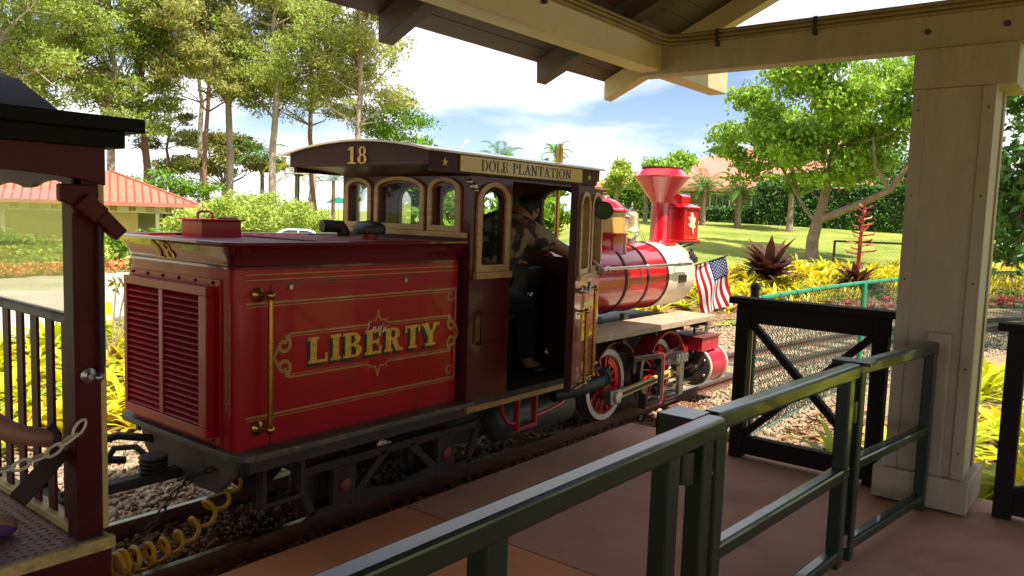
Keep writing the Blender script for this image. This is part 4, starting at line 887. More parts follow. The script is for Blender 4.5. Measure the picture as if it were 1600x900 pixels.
# dome
dx_ = 5.945
mb = MB(); mb.lathe([(.225, 1.30), (.218, 1.36), (.212, 1.44), (.220, 1.462), (.222, 1.475), (.20, 1.482)], (dx_, YC, 0), n=32); dm = mb.build('dome_base', 'boiler_red', lc)
MB().lathe([(.195, 1.48), (.195, 1.655)], (dx_, YC, 0), n=32).build('dome_band', 'dome_gold', dm)
MB().lathe([(.195, 1.655), (.218, 1.66), (.224, 1.67), (.218, 1.685), (.198, 1.692), (.180, 1.705), (.135, 1.742), (.090, 1.765), (.055, 1.775), (.050, 1.79), (.03, 1.803), (.001, 1.806)], (dx_, YC, 0), n=32).build('dome_cap', 'boiler_red', dm)
# bell in its yoke
bx = 6.44
mb = MB(); mb.lathe([(.012, 1.675), (.042, 1.672), (.060, 1.655), (.066, 1.62), (.070, 1.56), (.080, 1.515), (.094, 1.492), (.092, 1.484)], (bx, YC, 0), n=24); be = mb.build('bell', 'bell_brass', lc)
mb = MB(); mb.ball((bx, YC, 1.492), .016); mb.cyl((bx, YC, 1.49), (bx, YC, 1.6), .005, n=6); mb.build('clapper', 'dark_iron', be)
mb = MB(); mb.tube([(bx+.085*math.sin(a)*1.05, YC, 1.625+.07*math.cos(a)) for a in np.linspace(-1.7, 1.7, 13)], .012, 8); mb.ball((bx+.09, YC, 1.62), .026); mb.ball((bx-.09, YC, 1.62), .022); mb.lathe([(.012, 1.69), (.018, 1.705), (.008, 1.715), (.014, 1.73), (.003, 1.76)], (bx, YC, 0), n=12); mb.build('bell_yoke', 'steel', be)
mb = MB(); mb.tube([(bx+.10, YC, 1.60), (bx+.135, YC, 1.53), (bx+.13, YC, 1.47), (bx+.07, YC, 1.42), (bx, YC, 1.405), (bx-.07, YC, 1.42), (bx-.13, YC, 1.47), (bx-.135, YC, 1.53), (bx-.10, YC, 1.60)], .013, 8); mb.cyl((bx, YC, 1.37), (bx, YC, 1.41), .05, n=14); mb.build('bell_stand', 'steel', be)
# diamond smokestack
sx = 6.99
mb = MB(); mb.lathe([(.13, 1.375), (.128, 1.39), (.098, 1.402), (.090, 1.42), (.086, 1.775)], (sx, YC, 0), n=32); sk = mb.build('smokestack', 'boiler_red', lc)
MB().lathe([(.086, 1.774), (.262, 2.010), (.275, 2.018), (.276, 2.028), (.262, 2.032), (.195, 2.100), (.185, 2.10)], (sx, YC, 0), n=40).build('diamond_cone', 'boiler_red', sk)
MB().lathe([(.19, 2.098), (.200, 2.103), (.200, 2.116), (.170, 2.118), (.165, 2.06)], (sx, YC, 0), n=40).build('stack_screen', 'dark_iron', sk)
mb = MB(); mb.box(6.88, 3.54, 1.362, 7.10, 3.84, 1.39); mb.build('stack_saddle', 'boiler_red', sk, bevel=.006)
# headlight box with a gilt flower on its side
hx0, hx1, hy0, hy1 = 7.215, 7.525, 3.525, 3.855
mb = MB(); mb.box(hx0, hy0, 1.415, hx1, hy1, 1.728); hl = mb.build('headlight_box', 'boiler_red', lc, bevel=.006)
MB().box(hx0-.02, hy0-.02, 1.392, hx1+.02, hy1+.02, 1.415).build('box_base', 'boiler_red', hl, bevel=.006)
MB().box(hx0-.02, hy0-.02, 1.374, hx1+.03, hy1+.02, 1.389).build('box_shelf', 'dark_iron', hl)
mb = MB(); a0 = [(hx0-.015, hy0-.015), (hx1+.015, hy0-.015), (hx1+.015, hy1+.015), (hx0-.015, hy1+.015)]; a1 = [(hx0+.05, hy0+.06), (hx1-.05, hy0+.06), (hx1-.05, hy1-.06), (hx0+.05, hy1-.06)]
loft(mb, [[(x, y, 1.728) for x, y in a0], [(x, y, 1.742) for x, y in a0], [(x, y, 1.775) for x, y in a1]], True, False); mb.build('box_roof', 'boiler_red', hl)
mb = MB(); vp = [(hy0+.075, 1.772), (hy1-.075, 1.772), (hy1-.075, 1.845)]+[((hy0+hy1)/2+.09*math.cos(a), 1.845+.03*math.sin(a)) for a in np.linspace(0, math.pi, 9)]+[(hy0+.075, 1.845)]
mb.prism(vp, lambda u, v, d: (d, u, v), hx0+.06, hx1-.06); mb.build('box_ventilator', 'boiler_red', hl)
MB().cyl((hx1, YC, 1.56), (hx1+.05, YC, 1.56), .13, n=28).build('headlight_lens', 'brass', hl)
mb = MB(); fcx, fcz = 7.375, 1.585
for i, (ux, uz, rx, rz_, an_) in enumerate(((0, .055, .03, .05, 10), (.035, .02, .028, .045, -50), (.028, -.03, .026, .042, -110), (-.03, -.02, .026, .042, 110), (-.038, .03, .026, .042, 55), (.01, -.075, .012, .045, 15), (.0, 0, .026, .026, 0))):
    A_ = R_(an_); mb.prism([(fcx+ux+rx*math.cos(t)*math.cos(A_)-rz_*math.sin(t)*math.sin(A_), fcz+uz+rx*math.cos(t)*math.sin(A_)+rz_*math.sin(t)*math.cos(A_)) for t in np.linspace(0, 2*math.pi, 14, endpoint=False)], sideY(hy0), 0, .004+.0012*i)
mb.build('flower_emblem', 'cream_paint', hl)
mb = MB()
for y in (3.56, 3.66, 3.76): mb.tube([(7.20, y, 1.30), (7.26, y, 1.34), (7.44, y, 1.362), (7.5, y, 1.37)], .009, 6)
mb.build('shelf_bracket', 'black_iron', hl)
# marker lamp, whistle
mb = MB(); mb.box(7.17, 3.405, 1.185, 7.25, 3.475, 1.275); mk_ = mb.build('marker_lamp', 'black_iron', lc, bevel=.006)
mb = MB(); mb.lathe([(.035, 1.275), (.028, 1.30), (.012, 1.305), (.018, 1.325), (.001, 1.33)], (7.21, 3.44, 0), n=14); mb.cyl((7.21, 3.405, 1.225), (7.21, 3.375, 1.225), .03, n=14); mb.cyl((7.17, 3.44, 1.225), (7.14, 3.44, 1.225), .03, n=14); mb.tube([(7.21, 3.44, 1.185), (7.20, 3.45, 1.15), (7.17, 3.47, 1.14)], .012, 8); mb.build('lamp_hood', 'black_iron', mk_)
mb = MB(); mb.lathe([(.018, 1.40), (.018, 2.02), (.028, 2.022), (.028, 2.155), (.02, 2.162), (.012, 2.168), (.012, 2.185), (.001, 2.19)], (5.235, YC, 0), n=14); mb.build('whistle', 'brass', lc)
# frame, running board
MB().box(3.6, 3.44, .06, 7.28, 3.94, .40).build('main_frame', 'black_iron', lc)
MB().box(5.0, 3.40, .42, 6.9, 3.98, .70).build('firebox_side', 'black_iron', lc)
for x0, x1 in ((4.93, 6.16), (6.164, 7.12)):
    for y0_, y1_ in ((3.10, 3.285), (3.289, 3.47)): MB().box(x0, y0_, .660, x1, y1_, .712).build('running_board', 'board_wood', lc, bevel=.004)
for x in (5.0, 5.45, 6.0, 6.5, 7.0): mb = MB(); mb.beam((x, 3.14, .64), (x, 3.46, .60), .04, .05); mb.build('board_bracket', 'dark_iron', lc)
for x in (5.6, 6.05): mb = MB(); mb.box(x-.04, 3.47, .712, x+.04, 3.52, .765); mb.build('boiler_clamp', 'black_iron', lc, bevel=.004)
mb = MB(); pts = [(6.36+.37*math.cos(a), .25+.36*math.sin(a)) for a in np.linspace(R_(150), R_(22), 14)]; pti = [(6.36+.355*math.cos(a), .25+.345*math.sin(a)) for a in np.linspace(R_(150), R_(22), 14)]
mb.ring(pts, pti, sideY(3.20), -.18, 0, False); mb.build('wheel_guard', 'frame_red', lc)
mb = MB(); pts = [(5.49+.37*math.cos(a), .25+.36*math.sin(a)) for a in np.linspace(R_(140), R_(40), 14)]; pti = [(5.49+.355*math.cos(a), .25+.345*math.sin(a)) for a in np.linspace(R_(140), R_(40), 14)]
mb.ring(pts, pti, sideY(3.22), -.16, 0, False); mb.build('wheel_guard', 'rust_red', lc)
# spoked driving wheels
def driver_wheel(x, near, ang=0.2):
    z, r = .235, .295; sg_ = 1 if near else -1; y = 3.345 if near else 4.035
    mp = lambda u, v, d: (x+u, y-sg_*d, z+v); cir = lambda rr, n=36: [(rr*math.cos(2*math.pi*k/n), rr*math.sin(2*math.pi*k/n)) for k in range(n)]
    mb = MB(); mb.ring(cir(r+.025), cir(r-.04), mp, -.05, -.028); mb.ring(cir(r), cir(r-.04), mp, -.028, .026); w_ = mb.build('driving_wheel', 'steel', lc)
    mb = MB(); mb.ring(cir(r-.001), cir(r-.046), mp, .0262, .030); mb.build('tyre', 'tyre_white', w_)
    mb = MB(); mb.ring(cir(r-.041), cir(r-.062), mp, -.02, .022); mb.prism(cir(.055, 20), mp, -.03, .04); mb.build('rim', 'frame_red', w_)
    for k in range(14):
        a = ang+2*math.pi*k/14; c, s_ = math.cos(a), math.sin(a); mb = MB(); mb.beam((x+.05*c, y-sg_*.005, z+.05*s_), (x+(r-.06)*c, y-sg_*.005, z+(r-.06)*s_), .018, .016, (0, 1, 0)); mb.build('spoke', 'spoke_sunlit_red', w_)
    if near:
        mb = MB(); al = np.linspace(R_(-25), R_(75), 10); mb.ring([((r-.058)*math.cos(a), (r-.058)*math.sin(a)) for a in al], [((r-.12)*math.cos(a), (r-.12)*math.sin(a)) for a in al], mp, -.015, .015, False); mb.build('counterweight', 'spoke_sunlit_red', w_)
for x in (5.49, 6.36): driver_wheel(x, True, .12 if x < 6 else .3); driver_wheel(x, False); MB().cyl((x, 3.36, .235), (x, 4.02, .235), .045, n=12).build('axle', 'black_iron', lc)
# rods, crosshead, cylinder
mb = MB(); p0, p1 = Vector((5.42, 3.195, .165)), Vector((6.40, 3.175, .235)); mb.beam(p0, p1, .03, .062); rod = mb.build('main_rod', 'trim_cream', lc, bevel=.004)
mb = MB(); dr_ = (p1-p0).normalized(); mb.beam(p0+dr_*.12+Vector((0, -.017, 0)), p1-dr_*.1+Vector((0, -.017, 0)), .006, .026); mb.build('rod_flute', 'dark_iron', rod)
mb = MB(); mb.box(5.33, 3.165, .105, 5.50, 3.225, .225); mb.build('big_end', 'steel', rod, bevel=.008); mb = MB(); mb.lathe([(.046, 0), (.046, -.016), (.018, -.026), (.001, -.027)], (5.43, 3.165, .165), 'y', 20); mb.build('crank_pin', 'tyre_white', rod)
mb = MB(); mb.cyl((5.43, 3.23, .165), (5.43, 3.33, .165), .04, n=14); mb.build('crank', 'steel', rod)
mb = MB(); mb.beam((5.44, 3.265, .165), (6.31, 3.265, .165), .026, .05); mb.build('side_rod', 'steel', lc, bevel=.004)
mb = MB(); o_ = [(5.85, -.005), (6.13, -.005), (6.165, .03), (6.165, .42), (6.13, .455), (5.62, .478), (5.62, .42)]; i_ = [(5.86, .05), (6.09, .05), (6.11, .07), (6.11, .38), (6.09, .405), (5.66, .43), (5.66, .42)]
mb.ring(o_, i_, sideY(3.135), -.07, 0, False); mb.ring([(5.85, -.005), (5.85, .12)], [(5.90, .05), (5.90, .12)], sideY(3.135), -.07, 0, False); gy_ = mb.build('guide_yoke', 'black_iron', lc, bevel=.006)
mb = MB(); mb.ring(o_, [(a-.018 if k in (1, 2, 3, 4) else a, b+(.016 if k < 2 else -.012)) for k, (a, b) in enumerate(o_)], sideY(3.135), .0005, .004, False); mb.box(6.1655, 3.137, .03, 6.169, 3.203, .42); mb.build('yoke_edging', 'frame_red', gy_)
mb = MB(); mb.box(6.33, 3.10, .325, 6.56, 3.20, .415); mb.box(6.405, 3.10, .035, 6.485, 3.14, .325); ch_ = mb.build('crosshead', 'steel', lc, bevel=.004)
mb = MB()
for xx in (6.36, 6.42, 6.48, 6.53):
    for zz_ in (.345, .395): mb.ball((xx, 3.099, zz_), .011, 8)
mb.build('bolt_row', 'bright_steel', ch_)
for z, r in ((.335, .024), (.225, .016), (.105, .030)): MB().cyl((6.10, 3.20, z), (6.86, 3.20, z), r, n=14).build('guide_bar', 'bright_steel', lc)
MB().cyl((6.2, 3.17, .40), (6.8, 3.30, .43), .018, n=12).build('valve_rod', 'steel', lc)
mb = MB(); mb.lathe([(.174, 6.90), (.174, 7.25)], (0, 3.20, .225), 'x', 36); cy_ = mb.build('cylinder', 'cylinder_red', lc)
for xa, xb in ((6.878, 6.905), (7.245, 7.272)): MB().lathe([(.17, xa), (.188, xa), (.188, xb), (.17, xb)], (0, 3.20, .225), 'x', 36).build('cylinder_rim', 'cream_paint', cy_)
mb = MB(); mb.lathe([(.176, 6.876), (.176, 6.868), (.06, 6.860), (.05, 6.82), (.03, 6.815)], (0, 3.20, .225), 'x', 36); mb.build('cylinder_cover', 'dark_iron', cy_)
for k in range(6):
    a = R_(30+60*k); MB().ball((6.864, 3.20+.142*math.cos(a), .225+.142*math.sin(a)), .016, 10).build('cover_bolt', 'bright_steel', cy_)
mb = MB(); mb.box(6.80, 3.08, .385, 7.17, 3.42, .510); sc_ = mb.build('steam_chest', 'cylinder_red', lc, bevel=.004)
MB().box(6.785, 3.065, .5105, 7.185, 3.435, .522).build('chest_lid', 'rust_red', sc_, bevel=.002); MB().cyl((7.02, 3.27, .522), (7.02, 3.27, .66), .012, n=8).build('lubricator_rod', 'black_iron', sc_)
mb = MB(); mb.lathe([(.042, .58), (.042, .659)], (7.02, 3.27, 0), n=14); mb.build('lubricator', 'dark_iron', sc_); MB().box(6.70, 3.22, .36, 6.80, 3.32, .45).build('valve_guide', 'frame_red', sc_, bevel=.006)
mb = MB(); mb.lathe([(.174, 6.90), (.174, 7.25)], (0, 4.18, .225), 'x', 24); mb.build('cylinder', 'cylinder_red', lc)
MB().box(7.22, 3.45, .10, 7.36, 3.93, .38).build('buffer_beam', 'frame_red', lc, bevel=.008)
# under the cab: air tank, step stirrup, truss rod, hoses
mb = MB(); mb.lathe([(.001, 4.10), (.10, 4.12), (.145, 4.17), (.15, 4.22), (.15, 4.98), (.12, 5.02), (.001, 5.04)], (0, 3.42, .16), 'x', 28); mb.build('air_tank', 'tank_grey', lc)
mb = MB(); o_ = [(4.105, .145), (4.325, .150), (4.325, .374), (4.105, .374)]; i_ = [(4.125, .170), (4.303, .174), (4.303, .374), (4.125, .374)]; mb.ring(o_, i_, sideY(3.165), -.03, .015); mb.build('step_stirrup', 'frame_red', lc, bevel=.003)
mb = MB(); mb.tube([(3.945, 3.175, .375), (3.96, 3.175, .30), (4.00, 3.175, .235), (4.06, 3.175, .205), (4.11, 3.175, .20)], .014, 8); mb.tube([(4.32, 3.175, .21), (4.50, 3.175, .225), (4.64, 3.175, .245), (4.72, 3.175, .29), (4.765, 3.175, .36), (4.78, 3.175, .42)], .015, 8); mb.build('truss_rod', 'frame_red', lc)
mb = MB(); mb.tube([(4.60, 3.22, .30), (4.85, 3.12, .335), (5.05, 3.10, .355), (5.15, 3.12, .375), (5.25, 3.18, .40)], [.05, .05, .042, .04, .04], 12)
for k in range(3): mb.lathe([(.044, 0), (.05, .012), (.044, .024)], (5.04+k*.045, 3.105, .352+k*.008), 'x', 12)
mb.build('flexible_duct', 'rubber', lc); mb = MB(); mb.prism([(4.78, .30), (5.20, .43), (5.20, .455), (4.78, .42)], sideY(3.20), -.1, .02); mb.build('splash_plate', 'black_iron', lc)
# ------------------------------------------------------------------ flag on the smokebox lamp
fg = thing('flag', 'small American flag hanging from a staff by the marker lamp', 'flag', (7.25, 3.40, 1.18))
fa, fb_ = Vector((7.22, 3.40, 1.165)), Vector((7.56, 3.22, 1.262)); fd = fb_-fa
MB().tube([fa, fb_+fd*.08], .006, 8).build('staff', 'black_iron', fg); MB().ball(fb_+fd*.08, .010).build('staff_knob', 'brass', fg)
dn = Vector((.10, -.10, -1)).normalized(); nrm = fd.cross(dn).normalized(); FL = .50
def fp(u, v): return fa+fd*(.04+.94*u)+dn*(FL*v)+nrm*(.034*math.sin(u*8+v*3.5)*(.25+v)+.02*math.sin(v*8+u*3))+Vector((.05*v*v, 0, 0))
def cloth(u0, u1, v0, v1, nu, nv, off):
    mb = MB(); vs = []
    for s_ in (off, off+.0012):
        for i in range(nu+1):
            for j in range(nv+1): vs.append(fp(u0+(u1-u0)*i/nu, v0+(v1-v0)*j/nv)-nrm*s_)
    b = (nu+1)*(nv+1); g = lambda i, j: i*(nv+1)+j; fs = []
    for i in range(nu):
        for j in range(nv): fs += [(g(i, j), g(i+1, j), g(i+1, j+1), g(i, j+1)), (b+g(i, j), b+g(i, j+1), b+g(i+1, j+1), b+g(i+1, j))]
    mb.add(vs, fs, True); return mb
SGN = 1 if nrm.dot(Vector((0, 0, CAMZ))-fa) > 0 else -1
for k in range(13): cloth(k/13, (k+1)/13, 0, 1, 1, 14, 0).build('stripe', 'flag_red' if k % 2 == 0 else 'flag_white', fg)
mb = MB()
for sgn in (1, -1):
    m2 = cloth(6/13, 1, 0, .40, 6, 8, sgn*.004); mb.add(m2.v, m2.f, True)
mb.build('canton', 'flag_blue', fg)
mb = MB()
for r_ in range(9):
    for c_ in range(6 if r_ % 2 == 0 else 5):
        u = 6/13+(7/13)*((r_+.9)/9.8); v = .40*((c_+(.7 if r_ % 2 == 0 else 1.2))/6.4)
        for sgn in (1, -1):
            c0 = fp(u, v)-nrm*(sgn*.0065); mb.add([c0+fd.normalized()*a*.2*.045+dn*b*.2*.045 for a, b in star2(0, 0, 1)], [tuple(range(10))])
mb.build('flag_stars', 'flag_white', fg)
# ------------------------------------------------------------------ passenger coach at the left
co = thing('passenger_coach', 'maroon open passenger coach with baluster end rail at the left edge', 'coach', (0, YC, -.06))
CN, CF, CE = 2.99, 4.39, 1.36
MB().box(-9, CN+.035, .262, CE, CF, .31).build('floor_plate', 'plate_steel', co)
mb = MB()
for i in range(26):
    for j in range(22):
        x = .42+i*.036; y = 3.05+j*.036
        a = R_(35 if (i+j) % 2 else -35); c_, s_ = math.cos(a), math.sin(a)
        P4 = [(-.015, 0), (0, -.0045), (.015, 0), (0, .0045)]
        mb.add([(x+u*c_-v*s_, y+u*s_+v*c_, .3105) for u, v in P4]+[(x, y, .3145)], [(0, 1, 4), (1, 2, 4), (2, 3, 4), (3, 0, 4)])
tr_ = mb.build('tread_pattern', 'plate_steel', co); tr_['kind'] = 'stuff'
MB().box(-9, CN, .268, CE+.006, CN+.034, .316).build('edge_strip', 'edge_yellow', co, bevel=.006)
MB().box(-9, CN+.03, .06, CE, CN+.06, .262).build('side_skirt', 'coach_maroon', co); MB().box(CE-.03, CN+.061, .08, CE, CF, .262).build('end_skirt', 'dark_iron', co)
for y0_ in (3.05, 4.235):
    po = MB().box(1.252, y0_, .31, 1.345, y0_+.095, 1.80).build('corner_post', 'coach_maroon', co, bevel=.006)
    MB().box(1.3455, y0_+.004, .33, 1.368, y0_+.091, 1.78).build('post_trim', 'trim_cream', po, bevel=.003)
mb = MB(); mb.tube([(1.34, 3.035, .95), (1.34, 3.025, 1.0), (1.34, 3.025, 1.50), (1.34, 3.035, 1.55)], .010, 8); mb.build('grab_rail', 'dark_iron', co)
mb = MB(); mb.lathe([(.032, 0), (.030, -.012), (.012, -.02), (.012, -.035)], (1.295, 3.05, .945), 'y', 14); mb.ball((1.32, 3.010, .94), .017); mb.build('post_knob', 'steel', co)
for x in (-.9, -3.0): MB().box(x, 3.05, .31, x+.09, 3.14, 1.80).build('side_post', 'coach_maroon', co, bevel=.006)
MB().box(1.262, 3.147, 1.130, 1.312, 4.233, 1.166).build('top_rail', 'black_iron', co, bevel=.006)
MB().box(1.255, 3.147, .312, 1.315, 4.233, .345).build('bottom_rail', 'trim_cream', co, bevel=.004)
for k in range(7): MB().box(1.280, 3.175+k*.150, .345, 1.292, 3.175+k*.150+.070, 1.130).build('baluster', 'coach_maroon', co, bevel=.004)
MB().box(1.276, 3.147, 1.168, 1.282, 4.233, 1.64).build('vinyl_screen', 'vinyl', co)
def scal(u0, u1, zt_, zb_, n=3):
    p = [(u0, zt_), (u0, zb_)]; L = (u1-u0)/n
    for k in range(n):
        for t in np.linspace(0.08, .92, 10): p.append((u0+L*(k+t), zb_+.045*math.sin(math.pi*t)**.6*(1 if k % 2 == 0 else .8)))
    return p+[(u1, zb_), (u1, zt_)]
mb = MB(); mb.prism(scal(3.05, 4.33, 1.86, 1.63), lambda u, v, d: (1.256+d, u, v), 0, .03); mb.build('end_fascia', 'coach_maroon', co, bevel=.003)
mb = MB(); mb.prism(scal(-8.9, 1.368, 1.86, 1.66, 9), lambda u, v, d: (u, 3.04+d, v), 0, .03); mb.build('side_fascia', 'coach_maroon', co, bevel=.003)
mb = MB(); mb.prism([(3.00, 1.875), (3.00, 1.915), (3.35, 2.05), (3.69, 2.13), (4.03, 2.05), (4.38, 1.915), (4.38, 1.875)], lambda u, v, d: (d, u, v), -9, 1.195); mb.build('roof', 'coach_roof', co, bevel=.004)
MB().box(.6, 2.975, 1.862, 1.49, 4.405, 1.914).build('end_hood', 'coach_roof', co, bevel=.004); MB().box(.6, 3.0, 1.80, 1.425, 4.38, 1.8615).build('hood_moulding', 'coach_roof', co, bevel=.004)
mb = MB(); mb.beam((1.27, 3.02, 1.605), (1.335, 3.005, 1.545), .05, .07); mb.beam((1.33, 3.005, 1.55), (1.40, 3.0, 1.475), .05, .055); mb.prism([(1.20, 1.66), (1.20, 1.60), (1.235, 1.585), (1.25, 1.555), (1.285, 1.55), (1.32, 1.575), (1.335, 1.62), (1.33, 1.66)], sideY(3.02), -.04, .0); mb.build('scroll_bracket', 'coach_maroon', co, bevel=.006)
mb = MB(); chain(mb, [(1.275, 3.04, .775), (1.24, 3.04, .725), (1.16, 3.04, .680), (1.06, 3.04, .655), (.9, 3.04, .645), (.6, 3.04, .66), (.3, 3.04, .70)], .021, .0058); mb.build('step_chain', 'cream_paint', co)
for x in (.05, -1.5): mb = MB(); mb.box(x-.2, 3.3, .66, x+.2, 4.28, .71); mb.box(x-.2, 3.3, .31, x-.16, 4.28, .66); mb.box(x-.26, 3.3, .70, x-.21, 4.28, 1.2); mb.build('bench', 'wood_trim', co, bevel=.008)
for x in (-.2, -.9): wheel_disc(co, x, 3.385, .14, .20, 1); wheel_disc(co, x, 3.995, .14, .20, -1)
mb = MB(); mb.box(1.30, 3.60, .10, 1.46, 3.90, .28); mb.cyl((1.46, 3.66, .30), (1.46, 3.66, .05), .03, n=10); mb.cyl((1.45, 3.82, .26), (1.45, 3.82, .02), .025, n=10); mb.build('coupler_head', 'dark_iron', co, bevel=.01)
# ------------------------------------------------------------------ people
def skin(name, J, E_, m, parent, sub=2, loc=None):
    """one continuous surface grown over a jointed skeleton; J: name -> (x,y,z,r)"""
    keys = list(J); org = ORG.get(parent.name) if parent else V3(loc)
    me = bpy.data.meshes.new(name); me.from_pydata([tuple(V3(J[k][:3])-org) for k in keys], [(keys.index(a), keys.index(b)) for a, b in E_], [])
    ob = bpy.data.objects.new(name, me); COL.objects.link(ob); ob.modifiers.new('skin', 'SKIN'); sm = ob.modifiers.new('subsurf', 'SUBSURF'); sm.levels = sub; sm.render_levels = sub
    if not me.skin_vertices: me.skin_vertices.new()
    for i, k in enumerate(keys):
        r = J[k][3]; me.skin_vertices[0].data[i].radius = (r, r) if not isinstance(r, tuple) else r; me.skin_vertices[0].data[i].use_root = (i == 0)
    dg = bpy.context.evaluated_depsgraph_get(); dg.update(); nm = bpy.data.meshes.new_from_object(ob.evaluated_get(dg)); ob.modifiers.clear(); ob.data = nm; nm.materials.clear(); nm.materials.append(MATS[m])
    nm.polygons.foreach_set('use_smooth', [True]*len(nm.polygons))
    if parent: ob.parent = parent
    else: ob.location = org
    ORG[ob.name] = org; return ob
def hand(J, E_, tag_, w, palm, tips, thumb):
    J['palm'+tag_] = palm+(.026,); E_.append((w, 'palm'+tag_))
    for i, (k, t) in enumerate(tips): J['k%d%s' % (i, tag_)] = k+(.0105,); J['t%d%s' % (i, tag_)] = t+(.0085,); E_ += [('palm'+tag_, 'k%d%s' % (i, tag_)), ('k%d%s' % (i, tag_), 't%d%s' % (i, tag_))]
    J['th'+tag_] = thumb+(.011,); E_.append(('palm'+tag_, 'th'+tag_))
def person(label, J, shirtJ, shirtE, trouJ, trouE, ms, mt, hands, loc, head):
    E_ = [('pelvis', 'spine'), ('spine', 'chest'), ('chest', 'neck'), ('neck', 'jaw'), ('jaw', 'head'), ('jaw', 'nose'), ('chest', 'shR'), ('shR', 'elR'), ('elR', 'wrR'), ('chest', 'shL'), ('shL', 'elL'), ('elL', 'wrL'),
          ('pelvis', 'hipR'), ('hipR', 'knR'), ('knR', 'anR'), ('anR', 'toR'), ('pelvis', 'hipL'), ('hipL', 'knL'), ('knL', 'anL'), ('anL', 'toL')]
    for h in hands: hand(J, E_, *h)
    b = skin('person', J, E_, 'skin', None, 2, loc); tag(b, label, 'person')
    skin('shirt', shirtJ, shirtE, ms, b, 2); skin('trousers', trouJ, trouE, mt, b, 2)
    hc, hd, hr_ = head; mb = MB(); mb.ball(hc, hr_, 14, (1.0, .95, 1.0)); v2 = [v for v in mb.v]
    keep = [f for f in mb.f if all((V3(mb.v[i])-V3(hc)).dot(V3(hd)) < hr_*.35 for i in f)]; m2 = MB(); m2.add(mb.v, keep, True); m2.build('hair', 'hair_black', b)
    for s_ in (-1, 1):
        d = V3(hd).normalized(); sd_ = d.cross(V3((0, 0, 1))).normalized(); c_ = V3(hc)+d*hr_*.88+sd_*s_*.032-V3((0, 0, .012)); MB().ball(c_, .011, 8).build('eye', 'hair_black', b)
        MB().ball(V3(hc)+sd_*s_*hr_*.95-V3((0, 0, .025)), .026, 8, (.6, .6, 1)).build('ear', 'skin', b)
    return b
# driver leaning forward in the doorway, right hand on the door sill
hx_, hy_ = mpd(.20, 1.235, .05)[:2]
J = {'pelvis': (4.12, 3.60, 1.07, .15), 'spine': (4.17, 3.58, 1.29, .165), 'chest': (4.27, 3.54, 1.50, .165), 'neck': (4.43, 3.48, 1.60, .062), 'jaw': (4.49, 3.45, 1.615, .07), 'head': (4.545, 3.43, 1.675, .088), 'nose': (4.57, 3.42, 1.585, .015),
     'shR': (4.38, 3.34, 1.50, .075), 'elR': (4.64, 3.20, 1.36, .05), 'wrR': (4.765, hy_+.055, 1.285, .034), 'shL': (4.33, 3.74, 1.47, .075), 'elL': (4.50, 3.80, 1.24, .05), 'wrL': (4.68, 3.70, 1.25, .034),
     'hipR': (4.14, 3.49, 1.02, .11), 'knR': (4.50, 3.40, .95, .075), 'anR': (4.48, 3.38, .54, .05), 'toR': (4.62, 3.36, .475, .04), 'hipL': (4.14, 3.70, 1.02, .11), 'knL': (4.52, 3.74, .95, .075), 'anL': (4.48, 3.74, .54, .05), 'toL': (4.62, 3.75, .475, .04)}
hR = ('R', 'wrR', (hx_+.0, hy_+.01, 1.262), [((hx_+.036-.022*i, hy_-.035-.004*(i in (1, 2)), 1.242), (hx_+.038-.024*i, hy_-.052-.004*(i in (1, 2)), 1.196-.006*(i in (1, 2)))) for i in range(4)], (hx_-.052, hy_-.012, 1.235))
hL = ('L', 'wrL', (4.73, 3.67, 1.245), [((4.765, 3.70-.022*i, 1.24), (4.785, 3.70-.022*i, 1.228)) for i in range(4)], (4.74, 3.625, 1.24))
sJ = {'a0': (4.15, 3.58, 1.01, .215), 'a': (4.14, 3.58, 1.12, .225), 'b': (4.17, 3.575, 1.30, .235), 'c': (4.24, 3.545, 1.49, .225), 'd': (4.38, 3.50, 1.585, .10), 'sr': (4.37, 3.34, 1.50, .10), 'er': (4.58, 3.235, 1.39, .078), 'sl': (4.32, 3.74, 1.47, .10), 'el': (4.45, 3.79, 1.30, .08)}
sE = [('a', 'b'), ('b', 'c'), ('c', 'd'), ('c', 'sr'), ('sr', 'er'), ('c', 'sl'), ('sl', 'el')]
def trou(J, s=1.18): return ({k: J[k][:3]+(J[k][3]*s,) for k in ('pelvis', 'hipR', 'knR', 'anR', 'hipL', 'knL', 'anL')}, [('pelvis', 'hipR'), ('hipR', 'knR'), ('knR', 'anR'), ('pelvis', 'hipL'), ('hipL', 'knL'), ('knL', 'anL')])
tj, tE = trou(J); dv = person('train driver in a patterned shirt leaning forward in the cab doorway', J, sJ, [('a0', 'a')]+sE, tj, tE, 'shirt_aloha', 'trousers_black', [hR, hL], (4.2, 3.6, .45), ((4.53, 3.435, 1.665), (.5, -.2, -.75), .105))
for kx in ('R', 'L'):
    a, t = J['an'+kx], J['to'+kx]; mb = MB(); mb.ball((t[0]-.04, t[1], .485), .06, 12, (2.0, .85, .62)); mb.build('shoe', 'letter_black', dv)
